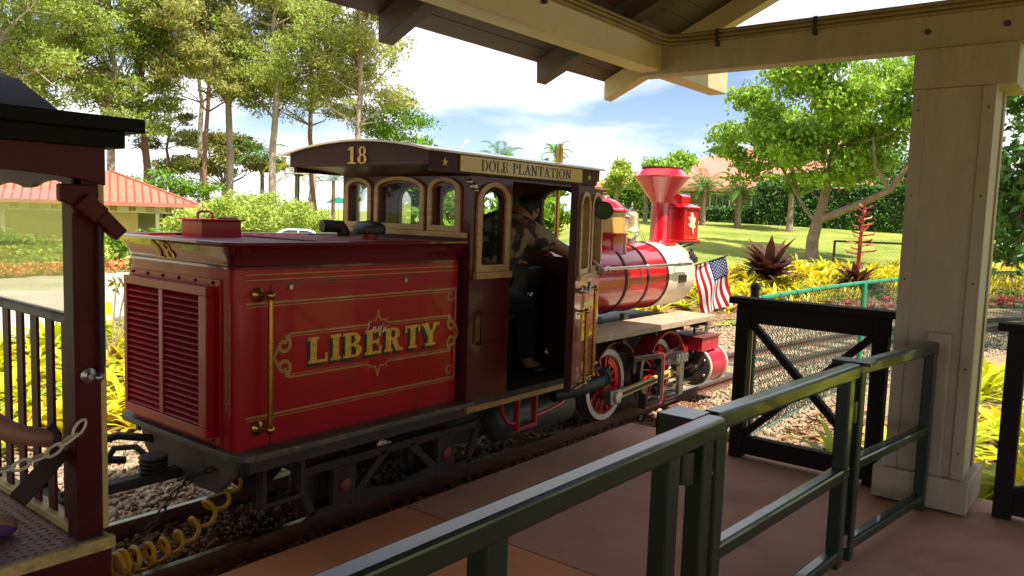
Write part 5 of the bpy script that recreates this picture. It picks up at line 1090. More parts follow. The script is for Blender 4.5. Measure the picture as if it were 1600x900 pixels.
# seated passengers whose feet show at the frame edge
def seated(label, hx, hy, sz, R_leg, L_leg, ms, mt, lift=0):
    J = {'pelvis': (hx, hy, sz+.10, .13), 'spine': (hx-.02, hy, sz+.30, .13), 'chest': (hx, hy, sz+.50, .14), 'neck': (hx+.02, hy, sz+.66, .055), 'jaw': (hx+.05, hy, sz+.73, .065), 'head': (hx+.03, hy, sz+.82, .088), 'nose': (hx+.14, hy, sz+.76, .014),
         'shR': (hx, hy-.19, sz+.56, .062), 'elR': (hx+.06, hy-.22, sz+.32, .045), 'wrR': (hx+.26, hy-.12, sz+.22, .03), 'shL': (hx, hy+.19, sz+.56, .062), 'elL': (hx+.06, hy+.22, sz+.32, .045), 'wrL': (hx+.26, hy+.12, sz+.22, .03)}
    for s_, L in (('R', R_leg), ('L', L_leg)): J['hip'+s_] = (hx+.06, hy+(-.09 if s_ == 'R' else .09), sz+.08, .10); J['kn'+s_] = L[0]+(.062,); J['an'+s_] = L[1]+(.042,); J['to'+s_] = L[2]+(.036,)
    hs_ = []
    for s_, q in (('R', -1), ('L', 1)):
        w = J['wr'+s_]; hs_.append((s_, 'wr'+s_, (w[0]+.06, w[1], w[2]-.01), [((w[0]+.11, w[1]+.03-.02*i, w[2]-.02), (w[0]+.145, w[1]+.03-.02*i, w[2]-.045)) for i in range(4)], (w[0]+.09, w[1]-q*.05, w[2]-.01)))
    sJ = {'a': J['pelvis'][:3]+(.15,), 'b': J['spine'][:3]+(.155,), 'c': J['chest'][:3]+(.165,), 'd': (hx+.01, hy, sz+.62, .075), 'sr': J['shR'][:3]+(.082,), 'er': (hx+.04, hy-.21, sz+.40, .068), 'sl': J['shL'][:3]+(.082,), 'el': (hx+.04, hy+.21, sz+.40, .068)}
    tJ = {'pelvis': J['pelvis'][:3]+(.145,)}
    for s_ in 'RL': tJ['hip'+s_] = J['hip'+s_][:3]+(.115,); k = V3(J['kn'+s_][:3]); tJ['kn'+s_] = tuple(k)+(.08,)
    return person(label, J, sJ, sE, tJ, [('pelvis', 'hipR'), ('hipR', 'knR'), ('pelvis', 'hipL'), ('hipL', 'knL')], ms, mt, hs_, (hx, hy, .31), ((hx+.025, hy, sz+.80), (1, 0, -.2), .106)), J
pa, JA = seated('seated passenger with crossed legs and a dangling sandal at the left edge', .28, 3.50, .66, ((.80, 3.36, .97), (1.085, 3.17, .735), (1.235, 3.15, .690)), ((.76, 3.60, .80), (.80, 3.62, .40), (.93, 3.63, .345)), 'shirt_teal', 'trousers_navy')
mb = MB(); mb.beam((1.245, 3.15, .648), (1.075, 3.13, .495), .075, .018, (0, 1, 0)); mb.v = mb.v; sa = mb.build('sandal', 'sandal', pa, bevel=.008)
mb = MB(); mb.tube([(1.20, 3.115, .66), (1.215, 3.11, .72), (1.21, 3.155, .745), (1.205, 3.19, .72), (1.20, 3.185, .66)], .012, 8); mb.build('sandal_strap', 'sandal', pa)
pb, JB = seated('seated passenger in purple shoes on the coach floor at the left edge', .22, 4.02, .66, ((.70, 3.74, .80), (1.00, 3.34, .385), (1.13, 3.27, .345)), ((.72, 4.08, .80), (.78, 4.08, .40), (.92, 4.08, .345)), 'shirt_grey', 'trousers_navy')
for a, t in (((1.0, 3.34, .37), (1.13, 3.27, .345)), ((.78, 4.08, .38), (.92, 4.08, .345))):
    J2 = {'h': (a[0]-.02, a[1]+.01, .352, .042), 'm': ((a[0]+t[0])/2, (a[1]+t[1])/2, .352, .046), 't': (t[0], t[1], .345, .036), 'k': (a[0]-.005, a[1], .40, .044)}
    skin('shoe', J2, [('h', 'm'), ('m', 't'), ('h', 'k')], 'shoe_purple', pb, 2)
for a, t in (((.80, 3.62, .38), (.93, 3.63, .345)),): skin('shoe', {'h': (a[0]-.02, a[1], .352, .04), 'm': ((a[0]+t[0])/2, a[1], .352, .044), 't': (t[0], t[1], .345, .034)}, [('h', 'm'), ('m', 't')], 'sandal', pa, 2)
# ------------------------------------------------------------------ bromeliads
rng = np.random.default_rng(11); rnd = random.Random(12)
def rosette(name, m, n, L, W, seed, upr=(.5, 1.25), curl=.9):
    r = random.Random(seed); V = []; F = []
    for k in range(n):
        a = k*2.39996+r.uniform(-.25, .25); el = r.uniform(*upr)*(1.05-.55*(k/n))+.15*(1-k/n); l = L*r.uniform(.75, 1.1); w = W*r.uniform(.8, 1.15)
        p = Vector((.02*math.cos(a), .02*math.sin(a), 0)); e = el; side = Vector((-math.sin(a), math.cos(a), 0)); b = len(V)
        for j, ww in enumerate((.75, 1.0, .8, .02)):
            V += [tuple(p-side*w*ww/2+Vector((0, 0, .12*w*ww))), tuple(p+side*w*ww/2+Vector((0, 0, .12*w*ww)))]
            p = p+Vector((math.cos(a)*math.cos(e), math.sin(a)*math.cos(e), math.sin(e)))*(l/3); e -= curl*.33*r.uniform(.7, 1.3)
        F += [(b+2*j, b+2*j+1, b+2*j+3, b+2*j+2) for j in range(3)]
    return np_mesh(name, np.array(V), np.array(F), m)
Yv = [rosette('bromeliad', 'brom_yellow', 20, .36, .055, 20+i) for i in range(4)]+[rosette('bromeliad', 'brom_lime', 20, .38, .055, 40+i) for i in range(2)]+[rosette('bromeliad', 'brom_green', 15, .34, .05, 50+i, (.3, 1.0), 1.2) for i in range(2)]
Pv = [rosette('bromeliad', 'brom_pink', 16, .20, .045, 60+i) for i in range(2)]
used = {}
def put(tmpl, x, y, sc, label, group, dz=0):
    o = tmpl if tmpl.name not in used else tmpl.copy()
    if tmpl.name in used: COL.objects.link(o)
    used[tmpl.name] = 1; o.location = (x, y, T(x, y)+.02+dz); o.rotation_euler = (rnd.uniform(-.15, .15), rnd.uniform(-.15, .15), rnd.uniform(0, 6.28)); o.scale = (sc,)*3; tag(o, label, 'bromeliad', group); return o
def scatter(n, fn, mind):
    P = []; tries = 0
    while len(P) < n and tries < n*60:
        tries += 1; p = fn()
        if all((p[0]-q[0])**2+(p[1]-q[1])**2 > mind*mind for q in P): P.append(p)
    return P
for p in scatter(64, lambda: (lambda y: (y/math.tan(R_(rnd.uniform(58, 74))), y))(rnd.uniform(5.9, 9.3)), .30):
    put(Yv[rnd.choice((0, 1, 2, 3, 0, 1, 4, 5, 6))], p[0], p[1], rnd.uniform(.95, 1.35), 'yellow bromeliad in the mulch bed behind coach and tender', 'yellow bromeliads behind coach and tender')
for p in scatter(160, lambda: tp(rnd.uniform(19, 34), rnd.uniform(3.0, 5.7)), .36):
    put(Yv[rnd.choice((0, 1, 2, 3, 0, 1, 2, 4, 5, 6, 7))], p[0], p[1], rnd.uniform(.9, 1.45), 'yellow bromeliad massed on the bank beyond the track', 'yellow bromeliads on the bank beyond the track')
for p in scatter(36, lambda: tp(rnd.uniform(22, 33), rnd.uniform(2.45, 3.1)), .26):
    put(Pv[rnd.choice((0, 1))], p[0], p[1], rnd.uniform(.9, 1.4), 'small pink bromeliad edging the yellow bank beyond the track', 'pink bromeliads along the foot of the bank')
for p in scatter(24, lambda: (rnd.uniform(5.75, 8.2), rnd.uniform(-1.2, 1.1)), .38):
    put(Yv[rnd.choice((0, 4, 5, 5))], p[0], p[1], rnd.uniform(1.2, 1.7), 'yellow green bromeliad behind the balustrade right of the column', 'bromeliads right of the column')
for p in ((5.75, 1.35), (6.05, 1.62), (6.5, 1.3)): put(Yv[5], p[0], p[1], 1.0, 'yellow green bromeliad behind the crossed balustrade beside the chain link fence', 'bromeliads by the chain link fence')
def mass(name, spots, m, label):
    V = []; F = []; nb = 0
    for (x, y, sc) in spots:
        me = rnd.choice(Yv[:4]).data; co = np.empty(len(me.vertices)*3, np.float32); me.vertices.foreach_get('co', co); co = co.reshape(-1, 3)*sc; a = rnd.uniform(0, 6.28); c, s_ = math.cos(a), math.sin(a)
        co = np.column_stack([co[:, 0]*c-co[:, 1]*s_+x, co[:, 0]*s_+co[:, 1]*c+y, co[:, 2]+T(x, y)+.02]); ix = np.empty(len(me.loops), np.int32); me.loops.foreach_get('vertex_index', ix); V.append(co); F.append(ix.reshape(-1, 4)+nb); nb += len(co)
    return stuff(np_mesh(name, np.vstack(V), np.vstack(F), m), label, 'ground cover')
mass('bromeliad_cover', [p+(rnd.uniform(.8, 1.3),) for p in scatter(300, lambda: tp(rnd.uniform(18.5, 37), rnd.uniform(3.4, 7.0)), .22)], 'brom_yellow', 'farther yellow bromeliads blending together along the top of the bank')
mass('bromeliad_cover', [p+(rnd.uniform(1.1, 1.5),) for p in scatter(40, lambda: (lambda y: (y/math.tan(R_(rnd.uniform(58, 74))), y))(rnd.uniform(9.3, 10.3)), .30)], 'brom_lime', 'farther yellow bromeliads blending together before the grass strip')
mass('bromeliad_cover', [p+(rnd.uniform(1.2, 1.7),) for p in scatter(40, lambda: (rnd.uniform(8.2, 12), rnd.uniform(-1.8, 1.2)), .42)], 'brom_lime', 'farther bromeliads blending together right of the column')
B1 = rosette('bromeliad', 'brom_maroon', 64, 1.12, .25, 90, (.35, 1.4), .85); B1.location = (17.84, 6.55, T(17.84, 6.55)+.15); tag(B1, 'large dark red bromeliad with broad leaves to the right of the flag', 'bromeliad')
B2 = thing('bromeliad', 'large bronze bromeliad with a tall red flower spike before the black fence', 'bromeliad', (19.85, 5.13, T(19.85, 5.13)+.10))
q = rosette('leaf_rosette', 'brom_maroon', 44, 1.0, .20, 91, (.2, 1.05), .9); q.parent = B2; q.scale = (1, 1, .8)
bz = B2.location.z; mb = MB(); mb.tube([(19.85, 5.13, bz+.1), (19.85, 5.12, bz+1.1), (19.88, 5.08, bz+2.05)], [.05, .045, .015], 8); mb.build('flower_stalk', 'spike_red', B2)
for k in range(26):
    t = .35+.62*k/26; a = k*2.4; z = bz+2.05*t; l = .34*(1.05-t)+.10; c = (19.85+.03*t, 5.13-.05*t, z); mb = MB(); mb.tube([c, (c[0]+l*math.cos(a), c[1]+l*math.sin(a), z+.05), (c[0]+l*1.15*math.cos(a), c[1]+l*1.15*math.sin(a), z+.10)], [.018, .022, .006], 6); mb.build('flower_branch', 'spike_red' if k % 3 else 'spike_tip', B2)
# small flowering plants between coach and tender
pf = thing('shrub', 'leafy shrub with a pink flower beside the concrete path', 'shrub', (3.9, 8.6, T(3.9, 8.6)))
C = []; mb = MB()
for bx_, by_, hz in ((3.72, 8.62, 1.0), (4.02, 8.72, .85), (4.15, 8.6, 1.12), (4.2, 8.7, .7)):
    mb.tube([(3.9, 8.6, T(3.9, 8.6)), ((3.9+bx_)/2, (8.6+by_)/2, T(3.9, 8.6)+hz*.6), (bx_, by_, T(3.9, 8.6)+hz)], .010, 6); C += [(bx_+rng.normal()*.05, by_+rng.normal()*.05, T(3.9, 8.6)+hz+rng.normal()*.05) for _ in range(16)]
mb.build('stem', 'bark_grey', pf); leaves('foliage', np.array(C), .14, 'leaf_olive', pf, rng, .3)
mb = MB()
for k in range(9): a = k*.7; mb.tube([(3.62, 8.5, T(3.9, 8.6)+.92), (3.62+.06*math.cos(a), 8.5+.06*math.sin(a), T(3.9, 8.6)+.97), (3.62+.12*math.cos(a), 8.5+.12*math.sin(a), T(3.9, 8.6)+.96)], [.012, .015, .004], 5)
mb.tube([(3.66, 8.52, T(3.9, 8.6)), (3.62, 8.5, T(3.9, 8.6)+.93)], .012, 6); mb.build('pink_flower', 'flower_pink', pf)
mb = MB(); mb.lathe([(.10, 0), (.085, .20), (.001, .20)], (5.72, 12.77, T(5.72, 12.77)+.02), n=16); tag(mb.build('cup', 'yellow_cup', loc=(5.72, 12.77, 0)), 'small upturned yellow cup on the near edge of the concrete path', 'cup')
gx_, gy_2 = 11.6, 5.2; z0 = T(gx_, gy_2); mb = MB(); mb.cyl((gx_, gy_2, z0-.1), (gx_+.01, gy_2, z0+.46), .028, n=12); g_ = thing('marker_post', 'short grey pipe post standing in gravel beyond the locomotive', 'post', (gx_, gy_2, z0)); mb.build('pipe', 'tank_grey', g_); MB().ball((gx_+.01, gy_2, z0+.47), .04).build('cap', 'bright_steel', g_)
mb = MB(); mb.tube([tp(19+k*.5, 2.05+.05*math.sin(k*.8))+(T(*tp(19+k*.5, 2.05))+.04,) for k in range(26)], .016, 6); tag(mb.build('irrigation_pipe', 'pipe_black'), 'thin black irrigation pipe on the ground between gravel and flower bank', 'pipe')
# ------------------------------------------------------------------ trees
def blob_points(c, rx, rz, n, rg, sub=7, spread=.30):
    S_ = rg.normal(size=(sub, 3)); S_ /= np.linalg.norm(S_, axis=1)[:, None]; S_ *= rg.uniform(.35, .95, (sub, 1)); S_ *= np.array([rx, rx, rz]); k = rg.integers(0, sub, n)
    return np.array(c)+S_[k]+rg.normal(size=(n, 3))*np.array([rx, rx, rz*.8])*spread
def make_tree(name, label, base, trunk, r0, clumps, nleaf, lsize, lm, bm_, seed, group=None, droop=.2, aspect=.45, limbs=True, sub=7, flat=0., cat='tree', spread=.30, lr=.42):
    rg = np.random.default_rng(seed); t = thing(name, label, cat, base, group); b = np.array(base)
    tr = [Vector(tuple(b+np.array(p))) for p in trunk]; m = len(tr); mb = MB()
    if m > 1: mb.tube(tr, [r0*(1-.62*i/(m-1)) for i in range(m)], 9)
    C = []
    tot = sum(c[3]**2*c[4] for c in clumps)
    for c in clumps:
        p = b+np.array(c[:3]); n = max(30, int(nleaf*c[3]**2*c[4]/tot)); C.append(blob_points(p, c[3], c[4], n, rg, sub, spread))
        if limbs:
            cand = [q for q in tr[1:] if q.z < p[2]-.25*c[3]] or [tr[-1]]; q = min(cand, key=lambda v: (v-Vector(p)).length); e = Vector(p)
            mid = q.lerp(e, .5)+Vector((rg.normal()*.08, rg.normal()*.08, -.06))*(e-q).length; rr = r0*lr*min(1, .35+.3*c[3]/max(.5, r0*8))
            mb.tube([q, q.lerp(mid, .5), mid, mid.lerp(e, .55), e], [rr, rr*.8, rr*.6, rr*.42, rr*.2], 6)
            for _ in range(3):
                tip = e+Vector(tuple(rg.normal(size=3)*np.array([c[3], c[3], c[4]])*.55)); mb.tube([mid.lerp(e, .4), mid.lerp(tip, .7), tip], [rr*.35, rr*.22, rr*.08], 4)
    if mb.v: mb.build('trunk', bm_, t)
    leaves('crown', np.vstack(C), lsize, lm, t, rg, aspect, droop, flat=flat); return t
def euca(px_xy, zb, zt, Rr, lm, bm_, seed, label, nleaf=7000, r0=.34, lean=0., n=13):
    rg = np.random.default_rng(seed); x, y = px_xy; z0 = T(x, y); H = zt-z0
    tk = [(lean*H*(k/8)**1.5+rg.normal()*.12*(k > 0), rg.normal()*.12*(k > 0), H*.86*k/8-(.3 if k == 0 else 0)) for k in range(9)]
    cl = []
    for k in range(n):
        f = k/(n-1); z = zb+(zt-zb)*f; R2 = Rr*(.55+.55*math.sin(math.pi*min(1, .25+f*.75)))*rg.uniform(.25, 1.0); a = rg.uniform(0, 6.28)
        cl.append((lean*(z-z0)+R2*math.cos(a), R2*math.sin(a), z-z0, rg.uniform(1.2, 2.1)*Rr/4, rg.uniform(.85, 1.4)*Rr/4))
    return make_tree('eucalyptus_tree', label, (x, y, z0), tk, r0, cl, nleaf, .27, lm, bm_, seed, 'tall eucalyptus trees beyond the parking', droop=.35, aspect=.36, sub=16, spread=.19, lr=.55)
EU = [((17.6, 53.0), 6.5, 21, 5.0, 'leaf_euca_green', 'bark_pale', 'tall leafy tree furthest left, mostly hidden by the coach roof'),
      ((21.5, 58.0), 6.8, 22, 5.0, 'leaf_euca_green', 'bark_rust', 'tall leafy tree above the peak of the coach roof'),
      ((25.84, 56.36), 7.0, 20, 4.6, 'leaf_euca_green', 'bark_pale', 'tall pale trunked tree right above the red roofed building'),
      ((28.6, 57.35), 9.5, 22, 3.8, 'leaf_euca_green', 'bark_rust', 'tall tree with twin rusty trunks behind the end of the red roof'),
      ((32.75, 61.9), 6.3, 9.6, 2.6, 'leaf_olive', 'bark_rust', 'slender shorter tree with small flat crown right of twin rusty trunks'),
      ((30.3, 51.95), 10.2, 20, 3.4, 'leaf_euca', 'bark_rust', 'thin dark trunked eucalyptus left of the pale straight one'),
      ((32.6, 52.9), 10.2, 22, 4.2, 'leaf_euca', 'bark_pale', 'straight pale eucalyptus above the round olive tree'),
      ((34.2, 49.34), 9.6, 19.5, 4.8, 'leaf_euca_green', 'bark_pale', 'pale eucalyptus with V shaped limbs left of the cab roof'),
      ((38.1, 50.16), 9.6, 19.5, 4.2, 'leaf_euca', 'bark_rust', 'slim rusty eucalyptus just behind the left end of the cab roof'),
      ((38.9, 45.7), 8.8, 19.5, 4.6, 'leaf_euca', 'bark_pale', 'whitish many limbed eucalyptus rising behind the number on the cab roof')]
for i, e_ in enumerate(EU):
    euca(e_[0], e_[1], e_[2], e_[3], e_[4], e_[5], 100+i, e_[6], nleaf=4500 if i == 4 else (32000 if i < 4 else 23000), r0=.2 if i in (4, 5, 8) else .32, n=6 if i == 4 else (30 if i < 4 else 24))
for i, (p, zb, zt, lab) in enumerate((((26, 68), 10, 21, 'distant eucalyptus filling the gap between the coach roof trees'), ((38, 66), 12, 20, 'distant eucalyptus seen between the straight pale trunks'), ((44, 58), 11, 19, 'distant eucalyptus left of the whitish many limbed tree'))): euca(p, zb, zt, 4.4, 'leaf_euca', 'bark_pale', 130+i, lab, 9000, .3)
# lower yellow green clump of the whitish tree
x, y = 42.0, 46.5; make_tree('eucalyptus_tree', 'yellow green rounded tree at the right end of the eucalyptus row', (x, y, T(x, y)), [(0, 0, -.3), (.1, 0, 3), (.2, 0, 6), (.3, -.2, 8)], .22, [(.2, -.6, 8.6, 1.6, 1.0), (1.4, -1.6, 9.6, 1.5, 1.0), (2.0, -1.9, 7.8, 1.3, .8), (.6, -1.0, 10.4, 1.5, .9), (-.8, .4, 9.0, 1.3, .8)], 4200, .28, 'leaf_bright', 'bark_pale', 150, droop=.3, aspect=.4)
x, y = 41.45, 68.4; z0 = T(x, y); make_tree('umbrella_tree', 'broad olive umbrella shaped tree behind the red roofed building', (x, y, z0), [(0, 0, -.3), (.2, 0, 2.0), (.3, 0, 3.6)], .4, [(a*2.1*math.cos(b)*.75-.0, a*2.1*math.sin(b)*.75, 8.2-.34*a*a+rng.normal()*.25, 1.8, .8) for a, b in [(0, 0)]+[(1.3, k*1.26) for k in range(5)]+[(2.7, k*.79+.3) for k in range(8)]], 15000, .34, 'leaf_olive', 'bark_grey', 151, droop=.1, aspect=.45)
x, y = 27.6, 53.3; make_tree('rain_tree', 'low bright green tree just above the end of the red roof', (x, y, T(x, y)), [(0, 0, -.3), (0, 0, 1.5)], .25, [(-2.4, 1.1, 3.2, 1.6, .8), (-.8, .3, 3.9, 1.7, .8), (.9, -.4, 4.0, 1.6, .8), (2.6, -1.3, 3.4, 1.5, .8), (.2, 0, 2.6, 1.6, .8)], 5500, .24, 'leaf_bright', 'bark_grey', 152, flat=.3)
PL = [(20.2, 35.6, .9), (20.85, 33.4, 1.0), (22.6, 34.6, 1.15), (27.2, 39.8, 1.25), (29.0, 41.2, 1.35), (31.0, 41.6, 1.15), (23.2, 37.5, 1.2), (29.4, 45.0, 1.4)]
PLL = ['leftmost of the pale lime shrubs, beside the red roofed building', 'pale lime shrub directly above the tender hatch box', 'rounded pale lime shrub right of the tender hatch box', 'pale lime shrub left of the parked silver car', 'pale lime shrub above the parked silver car', 'rightmost of the pale lime shrubs, beside the cab', 'taller lime shrub at the back of the shrub row', 'lime shrub at the back above the silver car roof']
for i, (x, y, s) in enumerate(PL):
    z0 = T(x, y); rg = np.random.default_rng(200+i); cl = [(rg.normal()*.8*s, rg.normal()*.8*s, (1.35+rg.uniform(-.5, .75))*s+.25, .60*s, .42*s) for _ in range(9)]
    make_tree('plumeria_shrub', PLL[i], (x, y, z0), [(0, 0, -.1), (.05, 0, .5), (0, .05, 1.0)], .09, cl, 3000, .21, 'leaf_lime', 'bark_grey', 210+i, 'lime shrubs behind the tender', droop=.15, aspect=.38, cat='shrub', sub=8)
def palm_part(root, c, n, L, lm, seed, leaflet=.35, nl=18, droop=1.2, up0=(.1, 1.35), w=.05):
    rg = np.random.default_rng(seed); V = []
    for k in range(n):
        a = k*2.39996+rg.uniform(-.2, .2); e = up0[0]+(up0[1]-up0[0])*(k/n)+rg.uniform(-.12, .12); p = np.array(c, float); l = L*rg.uniform(.85, 1.1); hd = np.array([math.cos(a), math.sin(a), 0]); sd_ = np.array([-math.sin(a), math.cos(a), 0])
        for j in range(nl):
            f = j/(nl-1); ee = e-droop*f*f*1.1; d = hd*math.cos(ee)+np.array([0, 0, math.sin(ee)]); p = p+d*l/nl
            ll = leaflet*(math.sin(math.pi*(.12+.83*f))**.7)
            for s_ in (-1, 1):
                dd = sd_*s_*.8+d*.55+np.array([0, 0, -.35]); dd /= np.linalg.norm(dd); q_ = p+dd*ll; ww = d*w*.5; V.append([p-ww*.6, p+dd*ll*.45-ww, q_, p+dd*ll*.45+ww])
            V.append([p-sd_*.012, p+d*l/nl-sd_*.01, p+d*l/nl+sd_*.01, p+sd_*.012])
    V = np.array(V); n4 = len(V); return np_mesh('fronds', V.reshape(-1, 3), np.arange(4*n4).reshape(n4, 4), lm, root)
def palm(name, label, x, y, h, n, L, lm, seed, leaflet=.35, r=.14, nl=18, droop=1.2, group=None, up0=(.1, 1.35), w=.05, lean=(0, 0), tm='bark_grey'):
    z0 = T(x, y); t = thing(name, label, 'palm', (x, y, z0), group); top = (x+lean[0], y+lean[1], z0+h); mb = MB(); mb.tube([(x, y, z0-.3), (x+lean[0]*.3, y+lean[1]*.3, z0+h*.5), top], [r*1.2, r, r*.85], 9); mb.build('trunk', tm, t); palm_part(t, top, n, L, lm, seed, leaflet, nl, droop, up0, w); return t
palm('coconut_palm', 'coconut palm with yellowish drooping fronds left of the cab roof', 44.3, 60.5, 5.0, 16, 3.6, 'leaf_palm_yellow', 300, .8, .2, 20, 1.8, w=.09, up0=(-.3, 1.2))
palm('coconut_palm', 'green coconut palm behind the yellowish drooping palm', 42.6, 63.4, 6.0, 16, 3.8, 'leaf_palm', 301, .8, .2, 20, 1.5, w=.09)
palm('coconut_palm', 'dark coconut palm beside the far left edge of the cab windows', 50.5, 63, 4.6, 14, 3.2, 'leaf_palm', 302, .7, .2, 20, 1.5, w=.09)
palm('coconut_palm', 'palm showing its fronds above the gold sign of the cab', 34.8, 28.6, 5.2, 15, 1.75, 'leaf_palm', 303, .5, .16, 20, 1.5, up0=(.1, 1.45), w=.06)
palm('coconut_palm', 'palm tip just showing behind the brass whistle', 40.8, 29.0, 5.3, 12, 1.2, 'leaf_palm', 304, .4, .14, 18, 1.4, w=.06)
palm('coconut_palm', 'palm fronds just above the cab roof right of the number', 41.5, 43.5, 6.4, 12, 2.0, 'leaf_palm', 305, .5, .16, 18, 1.3, w=.07)
for i, (x, y, h, lab) in enumerate(((32.7, 15.1, 1.7, 'feathery dwarf palm right behind the headlight box'), (33.3, 13.7, 1.5, 'feathery dwarf palm at the left end of the clipped hedge'), (35.2, 18.6, 1.5, 'feathery dwarf palm between bell and smokestack'))):
    for k in range(2): palm('dwarf_palm', lab if k == 0 else lab.replace('feathery dwarf palm', 'second stem of dwarf palm'), x+.45*k, y+.3*k, h*(1-.2*k), 18, 1.25, 'leaf_palm', 310+i*2+k, .32, .09, 16, 1.5, 'dwarf palms by the hedge', w=.045)
for i, (x, y, lab) in enumerate(((24.7, 36.4, 'stubby cycad with brown trunk left of the silver car'), (25.3, 36.0, 'stubby cycad with brown trunk nearest the silver car'))): palm('cycad', lab, x, y, .75, 18, 1.0, 'leaf_palm', 320+i, .26, .16, 14, 1.1, 'cycads by the car', w=.04, tm='bark_rust')
# big broad leaved tree on the lawn at the right
bx0, by0 = 23.85, 7.5; bz0 = T(bx0, by0); RV = np.array([.30, -.954]); FV = np.array([.954, .30]); S25 = .02046
def at25(px, py, dep): return (RV[0]*(px-1267)*S25+FV[0]*dep, RV[1]*(px-1267)*S25+FV[1]*dep, 1.6+(352-py)*S25-bz0)
cl = []; rg = np.random.default_rng(5)
for (px, py, r) in ((1150, 228, 30), (1172, 265, 28), (1185, 190, 36), (1205, 240, 34), (1228, 150, 38), (1245, 215, 42), (1275, 265, 34), (1282, 118, 38), (1300, 175, 44), (1335, 122, 36), (1345, 205, 42), (1378, 150, 34), (1392, 205, 34), (1415, 175, 26), (1330, 262, 32), (1240, 285, 22), (1420, 235, 30)):
    cl.append(at25(px, py, rg.uniform(-1.9, 1.5))+(r*S25*1.35, r*S25*.95))
for k in range(6): cl.append(at25(rg.uniform(1190, 1380), rg.uniform(140, 240), rg.uniform(.5, 2.6))+(.8, .55))
tt = make_tree('broadleaf_tree', 'rounded leafy green tree with forked grey trunk on the lawn left of the column', (bx0, by0, bz0), [(0, 0, -.2), (.0, 0, .6), at25(1272, 345, 0), at25(1278, 320, 0), at25(1282, 290, 0), at25(1288, 240, 0), at25(1290, 190, 0)], .20, cl, 40000, .165, 'leaf_tree', 'bark_grey', 6, droop=.75, aspect=.46, sub=11, spread=.22, lr=.34)
mb = MB(); B_ = np.array((bx0, by0, bz0)); PT = lambda px, py, d: tuple(B_+np.array(at25(px, py, d)))
mb.tube([PT(1271, 345, 0), PT(1295, 335, -.1), PT(1330, 318, -.3), PT(1362, 300, -.5), PT(1385, 262, -.4), PT(1400, 225, -.2)], [.13, .12, .11, .09, .07, .04], 9); mb.tube([PT(1270, 345, 0), PT(1255, 330, .2), PT(1238, 300, .4), PT(1215, 265, .5)], [.08, .06, .05, .03], 8); mb.tube([PT(1362, 300, -.5), PT(1340, 270, -.8), PT(1335, 230, -.9)], [.06, .045, .03], 7); mb.tube([PT(1385, 262, -.4), PT(1415, 240, -.5), PT(1440, 215, -.5)], [.05, .035, .02], 7)
mb.build('limb', 'bark_grey', tt)
def round_tree(label, x, y, zc, rx, rz, n, lm, seed, ls=.2, r0=.12, group=None, spread_n=9):
    z0 = T(x, y); rg = np.random.default_rng(seed); cl = []
    for k in range(spread_n): v = rg.normal(size=3); v /= np.linalg.norm(v); v *= rg.uniform(.3, .75); cl.append((v[0]*rx, v[1]*rx, zc-z0+v[2]*rz, rx*.42, rz*.40))
    return make_tree('garden_tree', label, (x, y, z0), [(0, 0, -.2), (.03, 0, (zc-z0)*.35), (0, .04, (zc-z0)*.7), (0, 0, zc-z0)], r0, cl, n, ls, lm, 'bark_grey', seed, group, droop=.5, aspect=.46, sub=8)
round_tree('green tree behind the big lawn tree with a straight pale trunk', 34.0, 11.7, 5.0, 1.9, 1.4, 5000, 'leaf_tree', 401, .22, .15)
round_tree('small leafy tree behind the diamond smokestack', 30.3, 15.6, 4.0, 1.25, 1.0, 5200, 'leaf_tree', 402, .17)
round_tree('small leafy tree behind the front corner of the cab roof', 30.9, 18.5, 3.45, 1.0, .75, 3400, 'leaf_lime', 403, .17)
round_tree('small leafy tree between cab roof and smokestack', 31.2, 17.2, 3.35, .85, .65, 2600, 'leaf_lime', 404, .17)
round_tree('rounded shrub above the left end of the clipped hedge', 42.0, 15.2, 3.6, 1.3, .8, 3000, 'leaf_bright', 405, .2)
round_tree('dark tree behind the clipped hedge at the right', 45.0, 10.5, 4.6, 2.4, 1.6, 4200, 'leaf_hedge', 406, .25)
round_tree('dense green tree in the gap right of the column', 13.5, 1.1, 3.2, 1.5, 1.9, 6000, 'leaf_hedge', 407, .16, .10)
round_tree('second dense green tree in the gap right of the column', 16.5, .2, 3.6, 1.8, 2.2, 5000, 'leaf_tree', 408, .2, .12)
for i, (x, y, s, lab) in enumerate(((10.35, 9.55, 1.0, 'plumeria tree seen through the right hand cab rear windows'), (9.85, 10.2, .78, 'plumeria tree seen through the middle cab rear window'), (12.3, 9.6, 1.0, 'plumeria tree seen through the cab door and far windows'))):
    z0 = T(x, y); rg = np.random.default_rng(800+i); cl = [(rg.normal()*.42*s, rg.normal()*.42*s, 1.15+rg.uniform(-.2, 1.25)*s, .40*s, .30*s) for _ in range(11)]
    t_ = make_tree('plumeria_tree', lab, (x, y, z0), [(0, 0, -.1), (.05, 0, .5), (0, .05, 1.0)], .08, cl, 2400, .24, 'leaf_bright', 'bark_grey', 810+i, 'plumeria trees behind the cab', droop=.1, aspect=.34, sub=8)
    P = np.vstack([np.array((x, y, z0))+np.array(c[:3])+rg.normal(size=(6, 3))*.16*s+np.array((0, 0, .2*s)) for c in cl]); leaves('blossom', P, .09, 'cream_paint', t_, rg, .9)
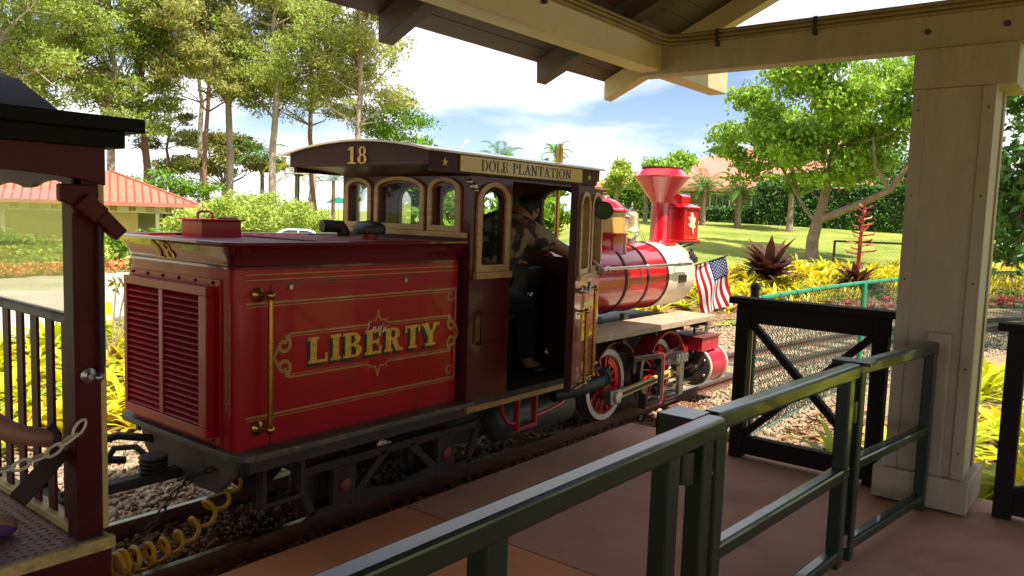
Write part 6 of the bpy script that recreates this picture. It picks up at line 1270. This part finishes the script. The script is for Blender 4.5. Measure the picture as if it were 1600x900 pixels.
# unseen trees added to darken reflections in the paint and cut the fill
for i, (x, y, zc, rx, rz_, lab) in enumerate(((3, 46, 7, 6, 5, 'unseen tree added far left of the coach'), (-9, 40, 7, 6, 5, 'unseen tree added further left beyond the coach'), (-20, 32, 7, 6, 5, 'unseen tree added beside the end of the train'), (-27, 20, 7, 6, 5, 'unseen tree added behind the end of the platform'),
        (20, -3.5, 5, 3.4, 3.6, 'unseen garden tree added well to the right of the column'), (26, -8, 6, 4.5, 4.2, 'unseen tall tree added far right beyond the shelter'), (33, -2, 6, 4.5, 4, 'unseen tall tree added at the right end of the lawn'))):
    round_tree(lab, x, y, zc, rx, rz_, 5200, 'leaf_hedge' if i > 3 else 'leaf_euca_green', 900+i, .55, .25, spread_n=16)
# hedges
def hedge(label, a, b, dep, h, n, seed, lm='leaf_hedge', ls=.15):
    a, b = np.array(a, float), np.array(b, float); rg = np.random.default_rng(seed); d = (b-a); L = np.linalg.norm(d); d /= L; nrm_ = np.array([-d[1], d[0]]);
    if nrm_.dot(a) < 0: nrm_ = -nrm_
    c = (a+b)/2; z0 = min(T(*a), T(*b)); root = thing('hedge', label, 'hedge', (c[0], c[1], z0)); u = rg.uniform(0, 1, n); face = rg.uniform(0, 1, n); P = np.zeros((n, 3))
    v = rg.uniform(0, 1, n); top = face < .38; fr = (face >= .38) & (face < .88); en = face >= .88
    dd = np.where(top, v, np.where(fr, 0, v)); hh = np.where(top, 1, rg.uniform(0, 1, n)); uu = np.where(en, (rg.uniform(0, 1, n) > .5)*1., u)
    wob = .06*np.sin(uu*L*2.1)+.05*np.sin(uu*L*5.3+1)
    P[:, :2] = a+np.outer(uu*L, d)+np.outer(dd*dep+wob*(fr*1.), nrm_)+rg.normal(size=(n, 2))*.05; P[:, 2] = z0+hh*h+wob*top+rg.normal(size=n)*.05
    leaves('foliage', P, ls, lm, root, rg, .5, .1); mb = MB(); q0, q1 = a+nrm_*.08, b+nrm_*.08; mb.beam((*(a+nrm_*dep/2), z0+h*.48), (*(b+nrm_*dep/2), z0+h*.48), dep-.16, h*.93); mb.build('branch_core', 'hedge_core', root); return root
hedge('tall clipped green hedge along the top of the lawn', (37.3, 14.5), (40.5, 3.0), 2.0, 2.35, 15000, 500)
hedge('lower dark hedge behind the dwarf palms', (38.0, 25.5), (38.0, 15.0), 1.5, 1.35, 9000, 501)
hedge('small bright hedge behind the bell', (36.5, 22.5), (37.0, 18.8), 1.2, 1.75, 4000, 502, 'leaf_bright')
x, y = 12.6, 7.4; z0 = T(x, y)
gs = thing('spider_lily', 'clump of bright green strap leaves behind bell and smokestack', 'plant', (14.5, 7.75, T(14.5, 7.75))); o = rosette('strap_leaves', 'leaf_bright', 60, 1.15, .07, 601, (.7, 1.45), .7); o.parent = gs; o.scale = (1.1, 1.1, 1.1)
gs = thing('spider_lily', 'clump of bright green strap leaves behind the bell stand', 'plant', (13.6, 8.0, T(13.6, 8.0))); o = rosette('strap_leaves', 'leaf_bright', 60, 1.1, .07, 602, (.7, 1.45), .7); o.parent = gs
# beds in front of the red roofed building
for i, (x, y, s, lm, lab) in enumerate(((9.6, 23.6, 1.0, 'leaf_lime', 'yellow green bed shrub behind the concrete path left of the coach post'), (11.2, 24.6, 1.0, 'leaf_bright', 'green bed shrub behind the concrete path beside the coach post'), (12.8, 25.2, 1.0, 'leaf_lime', 'pale bed shrub behind the concrete path left of the tender'), (8.0, 24.6, 1.2, 'leaf_bright', 'green bed shrub seen through the vinyl screen'), (6.6, 23.6, .9, 'leaf_palm_yellow', 'yellow bed shrub at the far left of the path'), (13.8, 27.6, 1.3, 'leaf_bright', 'leafy shrub against the tan wall'), (16.5, 29.0, 1.1, 'leaf_lime', 'pale shrub at the right corner of the tan wall'))):
    z0 = T(x, y); rg = np.random.default_rng(700+i); make_tree('bed_shrub', lab, (x, y, z0), [(0, 0, -.1), (0, 0, .3)], .05, [(rg.normal()*.6*s, rg.normal()*.5*s, .45*s+rg.uniform(-.15, .35), .55*s, .32*s) for _ in range(7)], 2200, .15, lm, 'bark_grey', 710+i, droop=.1, cat='shrub')
for i, (x, y) in enumerate(((7.4, 22.3), (8.6, 22.6), (10.0, 22.9), (11.3, 23.2), (12.4, 23.6))):
    z0 = T(x, y); rg = np.random.default_rng(740+i); make_tree('flower_patch', 'low orange flowering patch along the far side of the concrete path', (x, y, z0), [(0, 0, -.1), (0, 0, .1)], .03, [(rg.normal()*.5, rg.normal()*.3, .22, .45, .16) for _ in range(4)], 1000, .10, 'flower_orange', 'bark_grey', 750+i, 'orange flower patches by the path', cat='flowers', limbs=False)
# ------------------------------------------------------------------ red roofed building at the left
bl = thing('restroom_building', 'low tan building with red ribbed metal hip roof behind the coach', 'building', (18.2, 45.4, -1.05))
E0, E1 = Vector((24.4, 42.5)), Vector((10.5, 48.9)); ed = (E1-E0).normalized(); en_ = Vector((-ed.y, ed.x)); en_ = en_ if en_.dot(E0) > 0 else -en_; LE = (E1-E0).length
def BP(u, v, z): q = E0+ed*u+en_*v; return (q.x, q.y, z)
EZ, DEP, RISE = 1.58, 8.0, 1.85
ridge0, ridge1 = BP(4.6, DEP/2, EZ+RISE), BP(LE-4.6, DEP/2, EZ+RISE)
mb = MB(); c4 = [BP(0, 0, EZ), BP(LE, 0, EZ), BP(LE, DEP, EZ), BP(0, DEP, EZ)]; mb.add(c4+[ridge0, ridge1], [(0, 1, 5, 4), (1, 2, 5), (2, 3, 4, 5), (3, 0, 4), (0, 3, 2, 1)]); ro = mb.build('roof', 'roof_red', bl)
for k in range(1, 34):
    u = k*.42
    if u > LE-.2: break
    t = min(1, u/4.6, (LE-u)/4.6); a, b = V3(BP(u, 0, EZ+.03)), V3(BP(u, DEP/2*t, EZ+RISE*t+.03)); MB().beam(a, b, .09, .10).build('roof_rib', 'rib_shadow_brown', ro)
for k in range(1, 17):
    v = k*.45; t = 1-abs(v-DEP/2)/(DEP/2); MB().beam(BP(0, v, EZ+.03), BP(4.6*t, v, EZ+RISE*t+.03), .09, .10).build('roof_rib', 'rib_shadow_brown', ro)
MB().beam(V3(BP(0, 0, EZ+.04)), V3(ridge0)+V3((0, 0, .05)), .16, .06).build('hip_cap', 'roof_red', ro)
mb = MB(); mb.beam(BP(-.05, -.04, EZ-.06), BP(LE, -.04, EZ-.06), .06, .22); mb.beam(BP(-.04, 0, EZ-.06), BP(-.04, DEP, EZ-.06), .06, .22); mb.build('gutter', 'roof_red', bl)
mb = MB(); mb.prism([(3.2, .9), (3.2, DEP-.9), (LE-1, DEP-.9), (LE-1, .9)], lambda u, v, d: BP(u, v, d), -1.6, 1.06); mb.build('wall', 'wall_tan', bl)
MB().prism([(.9, .75), (LE-1, .75), (LE-1, .86), (.9, .86)], lambda u, v, d: BP(u, v, d), 1.02, 1.46).build('frieze_board', 'wall_white', bl); MB().prism([(.78, .86), (.9, .86), (.9, DEP-.8), (.78, DEP-.8)], lambda u, v, d: BP(u, v, d), 1.02, 1.46).build('frieze_board', 'wall_white', bl)
for k in range(12):
    u = 1.4+k*.95
    if u > LE-1.5: break
    if k % 3 == 1:
        for i in range(4):
            for j in range(3): MB().prism([(u+i*.12, .72), (u+i*.12+.07, .72), (u+i*.12+.07, .749), (u+i*.12, .749)], lambda a, b, d: BP(a, b, d), 1.10+j*.11, 1.16+j*.11).build('lattice_square', 'ornament_tan', bl)
    else:
        mb = MB(); 
        for s_ in (-1, 1): mb.prism([(u+.2+s_*.10+.09*math.cos(a)*(1 if s_ > 0 else 1), 1.25+.15*math.sin(a)) for a in np.linspace(0, 2*math.pi, 12, endpoint=False)], lambda a, b, d: BP(a, .72+d, b), 0, .028)
        mb.build('carved_ornament', 'ornament_tan', bl)
for u in (1.2, 2.1, 5.6, 9.6): MB().prism([(u, .6), (u+.2, .6), (u+.2, .8), (u, .8)], lambda a, b, d: BP(a, b, d), -1.7, 1.02).build('post', 'wall_white', bl)
# ------------------------------------------------------------------ salmon roofed building at the right
b2 = thing('pavilion_building', 'long brown building with salmon hip roof behind the hedge and smokestack', 'building', (58, 24, 1.9))
E0, E1 = Vector((51.6, 35.5)), Vector((53.4, 8.0)); ed = (E1-E0).normalized(); en_ = Vector((-ed.y, ed.x)); en_ = en_ if en_.dot(E0) > 0 else -en_; LE = (E1-E0).length; EZ, DEP = 3.95, 18.0
r0_, r1_ = BP(13.0, 9.0, 7.9), BP(LE-9, 9.0, 7.9)
mb = MB(); mb.add([BP(0, 0, EZ), BP(LE, 0, EZ), BP(LE, DEP, EZ), BP(0, DEP, EZ), r0_, r1_], [(0, 1, 5, 4), (1, 2, 5), (2, 3, 4, 5), (3, 0, 4), (0, 3, 2, 1)]); ro = mb.build('roof', 'roof_salmon', b2)
mb = MB(); mb.beam(BP(0, -.05, EZ-.05), BP(LE, -.05, EZ-.05), .1, .25); mb.build('gutter', 'roof_red', b2)
mb = MB(); mb.prism([(1, 1), (LE-1, 1), (LE-1, DEP-1), (1, DEP-1)], lambda u, v, d: BP(u, v, d), 1.0, EZ-.05); mb.build('wall', 'wall_brown', b2)
for k in range(8):
    u = 2.4+k*3.0; mb = MB(); mb.prism([(u, .92), (u+1.5, .92), (u+1.5, 1.0), (u, 1.0)], lambda a, b, d: BP(a, b, d), 2.55, 3.65); w_ = mb.build('window', 'white_paint', b2)
    for j in range(3): MB().prism([(u+.08+j*.46, .90), (u+.50+j*.46, .90), (u+.50+j*.46, .919), (u+.08+j*.46, .919)], lambda a, b, d: BP(a, b, d), 2.63, 3.57).build('pane', 'window_dark', w_)
# ------------------------------------------------------------------ vehicles and street furniture far off
def car(label, x, y, head, paint, sc=1., van=False, name='parked_car', cat='car'):
    z0 = T(x, y); r = thing(name, label, cat, (x, y, z0)); c, s_ = math.cos(head), math.sin(head)
    W = lambda u, w, z: (x+sc*(u*c-w*s_), y+sc*(u*s_+w*c), z0+sc*z)
    if van: lo_ = [(-2.4, .35), (2.5, .35), (2.55, .8), (2.4, 1.0), (1.9, 1.1), (1.3, 1.95), (-2.35, 2.0), (-2.4, .8)]; gl_ = [(1.22, 1.15), (1.72, 1.15), (1.2, 1.82), (.5, 1.85), (.5, 1.15)]
    else: lo_ = [(-2.25, .30), (2.25, .30), (2.32, .55), (2.2, .74), (1.05, .92), (-1.75, .98), (-2.25, .92), (-2.32, .6)]; gl_ = None
    mb = MB(); mb.prism(lo_, lambda u, v, d: W(u, d, v), -.85, .85); b = mb.build('body', paint, r, bevel=.08, seg=3)
    if not van:
        ca = [(-1.75, .95), (1.15, .92), (.42, 1.34), (.15, 1.41), (-.75, 1.42), (-1.05, 1.36)]; mb = MB(); n = len(ca); vs = [W(u, -.80+.16*(v-.92)/.5, v) for u, v in ca]+[W(u, .80-.16*(v-.92)/.5, v) for u, v in ca]
        mb.add(vs, [tuple(range(n)), tuple(range(n, 2*n))[::-1]]+[(i, (i+1) % n, n+(i+1) % n, n+i) for i in range(n)]); mb.build('cabin', paint, r, bevel=.05, seg=3)
        for sg_ in (-1, 1):
            for pts in ([(-1.30, .99), (-.32, .98), (-.32, 1.33), (-.72, 1.34), (-.95, 1.28)], [(-.24, .98), (.86, .96), (.36, 1.27), (.12, 1.33), (-.24, 1.33)]):
                mb = MB(); mb.add([W(u, sg_*(.812-.16*(v-.92)/.5), v) for u, v in pts], [tuple(range(len(pts)))]); mb.build('side_window', 'window_dark', r)
        for pts in ([(1.09, .955), (.47, 1.32)], [(-1.72, .985), (-1.09, 1.34)]):
            f_ = .02 if pts[0][0] > 0 else -.02; mb = MB(); mb.add([W(pts[0][0]+f_, -.70, pts[0][1]+.012), W(pts[0][0]+f_, .70, pts[0][1]+.012), W(pts[1][0]+f_, .58, pts[1][1]+.012), W(pts[1][0]+f_, -.58, pts[1][1]+.012)], [(0, 1, 2, 3)]); mb.build('windscreen', 'window_dark', r)
        for sg_ in (-1, 1): MB().ball(W(.78, sg_*.92, 1.0), .10*sc, 8, (1, 1, .7)).build('door_mirror', paint, r)
    else:
        for sg_ in (-1, 1): mb = MB(); mb.add([W(u, sg_*.875, v) for u, v in gl_], [tuple(range(len(gl_)))]); mb.build('side_window', 'window_dark', r)
    for u in (-1.4, 1.4):
        for sg_ in (-1, 1):
            a, b_ = V3(W(u, sg_*.72, .32)), V3(W(u, sg_*.90, .32)); w_ = MB().cyl(a, b_, .32*sc, n=18).build('wheel', 'tyre', r); MB().cyl(a, b_+(b_-a)*.06, .19*sc, n=14).build('rim', 'steel', w_)
    for sg_ in (-1, 1): MB().ball(W(2.27, sg_*.6, .66), .12*sc, 8, (.5, 1, .6)).build('headlight', 'white_paint', r)
    return r
vd = math.atan2(41.68, 31.09)
car('silver sedan parked beyond the tender', 23.95, 32.1, vd-math.pi/2, 'car_silver')
car('white van partly hidden by shrubs at the right of the tan wall', 25.5, 49.5, vd-math.pi/2, 'white_paint', 1.0, True, 'white_van', 'van')
x, y = 55.3, 70.8; z0 = T(x, y); gc_ = thing('golf_cart', 'white roofed golf cart on the far lawn below a green parasol', 'golf cart', (x, y, z0)); hd = math.atan2(y, x)-math.pi/2; c_, s_ = math.cos(hd), math.sin(hd); W = lambda u, w, z: (x+u*c_-w*s_, y+u*s_+w*c_, z0+z)
MB().prism([(-1.1, .3), (1.1, .3), (1.15, .6), (.7, .75), (.5, .4), (-.3, .4), (-.35, .75), (-1.1, .8)], lambda u, v, d: W(u, d, v), -.55, .55).build('body', 'white_paint', gc_, bevel=.03)
MB().prism([(-.9, 1.85), (.75, 1.85), (.7, 1.93), (-.85, 1.93)], lambda u, v, d: W(u, d, v), -.6, .6).build('canopy', 'white_paint', gc_, bevel=.02)
for u in (-.8, .65):
    for w in (-.5, .5): MB().cyl(W(u, w, .6), W(u*.95, w, 1.86), .03, n=8).build('canopy_post', 'black_iron', gc_); MB().cyl(W(u, w*.8, .24), W(u, w*1.15, .24), .24, n=14).build('wheel', 'tyre', gc_)
MB().prism([(-.5, .75), (-.1, .75), (-.1, .88), (-.38, .9), (-.45, 1.25), (-.55, 1.25)], lambda u, v, d: W(u, d, v), -.5, .5).build('seat', 'letter_black', gc_, bevel=.02)
x, y = 58.0, 71.4; z0 = T(x, y); um = thing('parasol', 'green garden parasol behind the golf cart', 'parasol', (x, y, z0)); MB().cyl((x, y, z0), (x, y, z0+2.6), .04, n=8).build('pole', 'white_paint', um)
mb = MB(); mb.lathe([(.001, z0+2.75), (.7, z0+2.52), (1.5, z0+2.05), (1.48, z0+2.03)], (x, y, 0), n=8, smooth=False); mb.build('canopy', 'umbrella_green', um)
x, y = 41.5, 56.4; z0 = T(x, y); lp = thing('street_lamp', 'slim dark lamp post left of the cab roof', 'street lamp', (x, y, z0)); MB().cyl((x, y, z0), (x, y, z0+4.9), .07, .05, 8).build('pole', 'black_iron', lp); MB().box(x-.35, y-.2, z0+4.85, x+.35, y+.2, z0+5.0).build('lamp_head', 'black_iron', lp, bevel=.03)
x, y = 27.3, 33.2; z0 = T(x, y); MBp = MB(); MBp.cyl((x, y, z0-.2), (x, y, z0+1.62), .04, n=8); bo = thing('bollard', 'thin dark post right of the silver sedan', 'post', (x, y, z0)); MBp.build('pole', 'black_iron', bo)
MB().ball((x, y, z0+1.63), .045, 8).build('cap', 'black_iron', bo)
